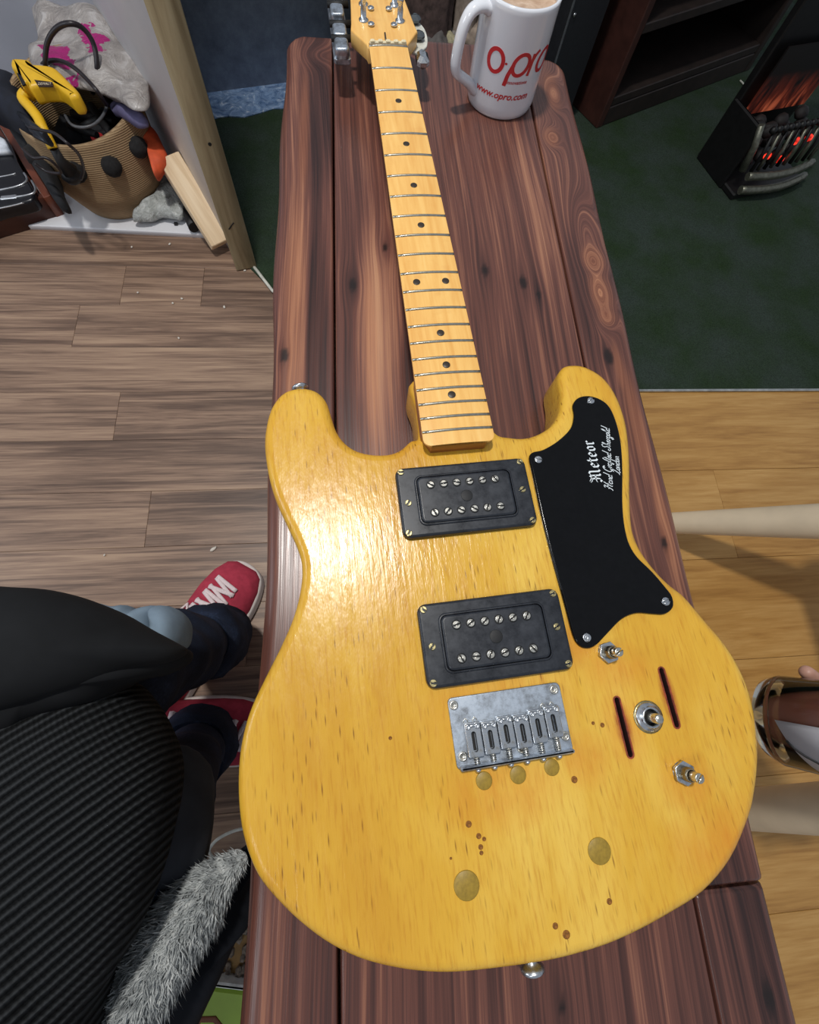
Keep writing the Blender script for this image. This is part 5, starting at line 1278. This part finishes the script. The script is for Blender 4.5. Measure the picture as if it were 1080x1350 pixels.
# pale blue cloth puff below the jacket, then the jacket flap, its rolled hem, and the knit over the lap
cloth('pale_cloth', [(120, 800), (150, 800), (168, 798), (182, 806), (195, 800), (212, 801), (206, 830), (208, 870), (180, 880), (130, 870)], 0.005, 0.020, 0.03, M_lining, 'pale blue denim showing under the black jacket', amp=.003)
cloth('pale_cloth', [(205, 802), (222, 799), (236, 806), (244, 820), (244, 838), (238, 856), (220, 862), (206, 850), (208, 825)], 0.000, 0.026, 0.03, M_lining, amp=.003, seed=4)
cloth('jacket', [(-220, 740), (-60, 765), (0, 773), (60, 777), (110, 788), (155, 806), (195, 828), (232, 848), (243, 858), (225, 872), (175, 884), (120, 905), (60, 925), (0, 945), (-80, 985), (-240, 1010)], 0.055, 0.030, 0.05, M_jacket, 'black jacket front', amp=.006)
cloth('jacket_hem', [(-220, 935), (-60, 925), (0, 915), (60, 893), (120, 872), (170, 862), (215, 852), (243, 855), (243, 872), (215, 888), (180, 896), (160, 905), (130, 925), (60, 950), (0, 980), (-220, 1010)], 0.040, 0.030, 0.05, M_jacket, amp=.005, seed=6)
cloth('knit_jumper', [(-300, 930), (-120, 925), (0, 918), (90, 895), (150, 893), (176, 915), (198, 950), (213, 990), (218, 1030), (212, 1080), (200, 1130), (182, 1200), (155, 1270), (110, 1350), (40, 1560), (-300, 1560)], 0.020, 0.050, 0.09, M_knit, 'ribbed black knitted jumper', amp=.006, freq=9, rings=16)
cloth('inner_fabric', [(140, 1130), (196, 1110), (212, 1180), (214, 1230), (190, 1290), (160, 1350), (110, 1500), (60, 1500), (80, 1300)], -0.065, 0.02, 0.06, M_jacket, amp=.006, freq=20, seed=9)
# coat panel with its grey fur edge, running under the edge of the bench
cloth('coat', [(345, 1128), (332, 1150), (330, 1215), (312, 1240), (290, 1290), (262, 1350), (225, 1440), (180, 1560), (60, 1560), (110, 1420), (160, 1330), (215, 1240), (268, 1170), (320, 1118)], -0.10, 0.020, 0.05, M_coat, 'dark coat panel edged with grey fur', amp=.005, freq=16, seed=3)
k = NT('grey_fur', 0.9, spec=0.15)
a = k.noise(k.mapped(), 160, 3, 0.6); a2 = k.noise(k.mapped(), 30, 3)
k.color(k.ramp(k.math('ADD', k.math('MULTIPLY', a, .6), k.math('MULTIPLY', a2, .4)), [(0.35, srgb(112, 116, 118)), (0.5, srgb(168, 172, 172)), (0.66, srgb(220, 222, 220))])); M_fur = k.m
cl = [at(px, py, z) for px, py, z in ((324, 1128, -.075), (300, 1147, -.066), (272, 1175, -.058), (243, 1212, -.050), (216, 1252, -.042), (188, 1295, -.034), (160, 1340, -.028), (128, 1395, -.02), (94, 1460, -.01))]
cl = [Vector(p) for p in spline([tuple(p) for p in cl], 8, closed=False)]
rr = random.Random(3); fm = MB()
wds = [.003 + .0165 * min(1, i / 16) for i in range(len(cl))]
core = MB().tube([rel(p) for p in cl], [w_ * .8 for w_ in wds], 14).build('fur_backing', plain('fur_backing', srgb(92, 94, 94), 0.95, vary=.3, scale=120), per)
N_ = 11000
for j in range(N_):
    t = rr.random() ** .9 * (len(cl) - 1.01); i = int(t); p = cl[i].lerp(cl[i + 1], t - i); tn = (cl[i + 1] - cl[i]).normalized()
    side = tn.cross(Vector((0, 0, 1))).normalized(); upv = side.cross(tn)
    a = rr.uniform(-0.25, math.pi + .25); rd = side * math.cos(a) + upv * math.sin(a); r_ = wds[i]
    b = p + rd * r_ * .8
    L_ = rr.uniform(.010, .018) * (0.35 + r_ / .0195 * .65)
    dr = (rd * rr.uniform(.2, .5) + tn * rr.uniform(.3, 1.0) + side * rr.uniform(-.45, .45)).normalized()
    dr2 = (dr + tn * rr.uniform(-.6, .6) + side * rr.uniform(-.6, .6)).normalized()
    w_ = dr.cross(rd); w_ = (w_.normalized() if w_.length > 1e-4 else side) * rr.uniform(.0005, .0010)
    m1 = b + dr * L_ * .5; m2 = m1 + dr2 * L_ * .5; hgt = rd * .0006
    q_ = [rel(v) for v in (b - w_, b + w_, b + hgt * 2, m1 - w_, m1 + w_, m1 + hgt * 2, m2)]
    fm.add(q_, [(0, 1, 4, 3), (1, 2, 5, 4), (2, 0, 3, 5), (3, 4, 6), (4, 5, 6), (5, 3, 6)], True)
o = fm.build('fur_trim', M_fur, per); tag(o, 'grey fur trim of the coat', kind='stuff')
# hair, torso clothing out of frame
tj = skin_mesh('jumper_body', [P3(pel + Vector((0, 0, -.02)), .135), P3(UB[0][0], .135), P3(UB[1][0], .135), P3(UB[2][0] - Vector((0, 0, .04)), .06)] , [(0, 1), (1, 2), (2, 3)], M_knit, per)
lump(rel(UB[4][0] + Vector((-.02, 0, .02))), (.085, .080, .075), seed=2, amp=.08).build('hair', M_hair, per)
# stool the person sits on, out of frame
stl = thing('stool', 'plain padded stool under the seated person, beyond the lower left corner', 'stool', (PO.x - .08, PO.y - .03, 0))
MB().prism(rrect(0, 0, .42, .42, .05, 5), .20, .245, top=.015, bot=.01).build('seat', M_pine, stl)
for sx_ in (-1, 1):
    for sy_ in (-1, 1): MB().cyl((sx_ * .17, sy_ * .17, 0.001), (sx_ * .15, sy_ * .15, .202), .016, .02).build('leg', M_pine, stl)

# ------------------------------------------------------------------ small things by the bench foot
cord('cable', 'thin white cable looping from under the bench beside the person', [tuple(at(px, py, z)) for px, py, z in ((345, 1090, -.43), (318, 1093, -.43), (300, 1099, -.43), (285, 1108, -.43), (276, 1120, -.43), (279, 1128, -.43), (290, 1142, -.43), (300, 1160, -.43), (320, 1200, -.44))], 0.0022, M_wflex)
M_lime = plain('lime_green_print', srgb(142, 172, 52), 0.45, vary=0.12, scale=20)
g0 = at(307, 1306, -0.42); gx = at(318, 1308, -.42) - at(285, 1304, -.42); ga = math.atan2(gx.y, gx.x)
pk = thing('packet', 'lime green packet with a white top edge on the floor beside the bench', 'packet', (g0.x, g0.y, 0), ga)
MB().box((-.005, -.085, .014), (.085, .17, .026), bev=.005).build('packet_body', M_lime, pk)
MB().box((-.005, .002, .014), (.086, .006, .028), bev=.002).build('top_edge', plain('white_edge', srgb(226, 228, 224), .5), pk)
o = lump((-.022, -.062, .0265), (.022, .024, .0012), seed=4, amp=.2).build('printed_picture', plain('pink_print', srgb(196, 160, 156), .5, vary=.3, scale=120), pk)
tag(o); MB().tube([(-.044, -.05, .0272), (-.034, -.034, .0272), (-.016, -.032, .0272), (-.002, -.042, .0272), (0, -.06, .0272)], .0035, 8, flat=.3).build('printed_outline', plain('brown_print', srgb(106, 56, 30), .6), pk)
M_gravel = plain('mottled_fur_fabric', srgb(120, 108, 96), .9, vary=.6, scale=200, bump=.6)
gm = MB(); rr = random.Random(8)
c0_ = at(316, 1268, -.44)
for i in range(120):
    x, y = rr.uniform(-.035, .05), rr.uniform(-.055, .07)
    r_ = rr.uniform(.003, .006); l_ = lump((x, y, .006 + rr.random() * .006), (r_, r_ * 1.3, r_), seed=i, amp=.2, sub=1); gm.add(l_.v, l_.f, False)
tag(gm.build('shaggy_mat', M_gravel, None, (c0_.x, c0_.y, 0)), 'patch of mottled shaggy brown mat on the floor beside the bench foot', 'mat', kind='stuff')
tag(MB().prism(rrect(0, 0, .10, .16, .02), .0, .006, top=.002).build('card', plain('brown_card', srgb(146, 114, 70), .8), None, (c0_.x - .03, c0_.y + .0, 0)), 'brown card beneath the shaggy mat beside the packet', 'card')
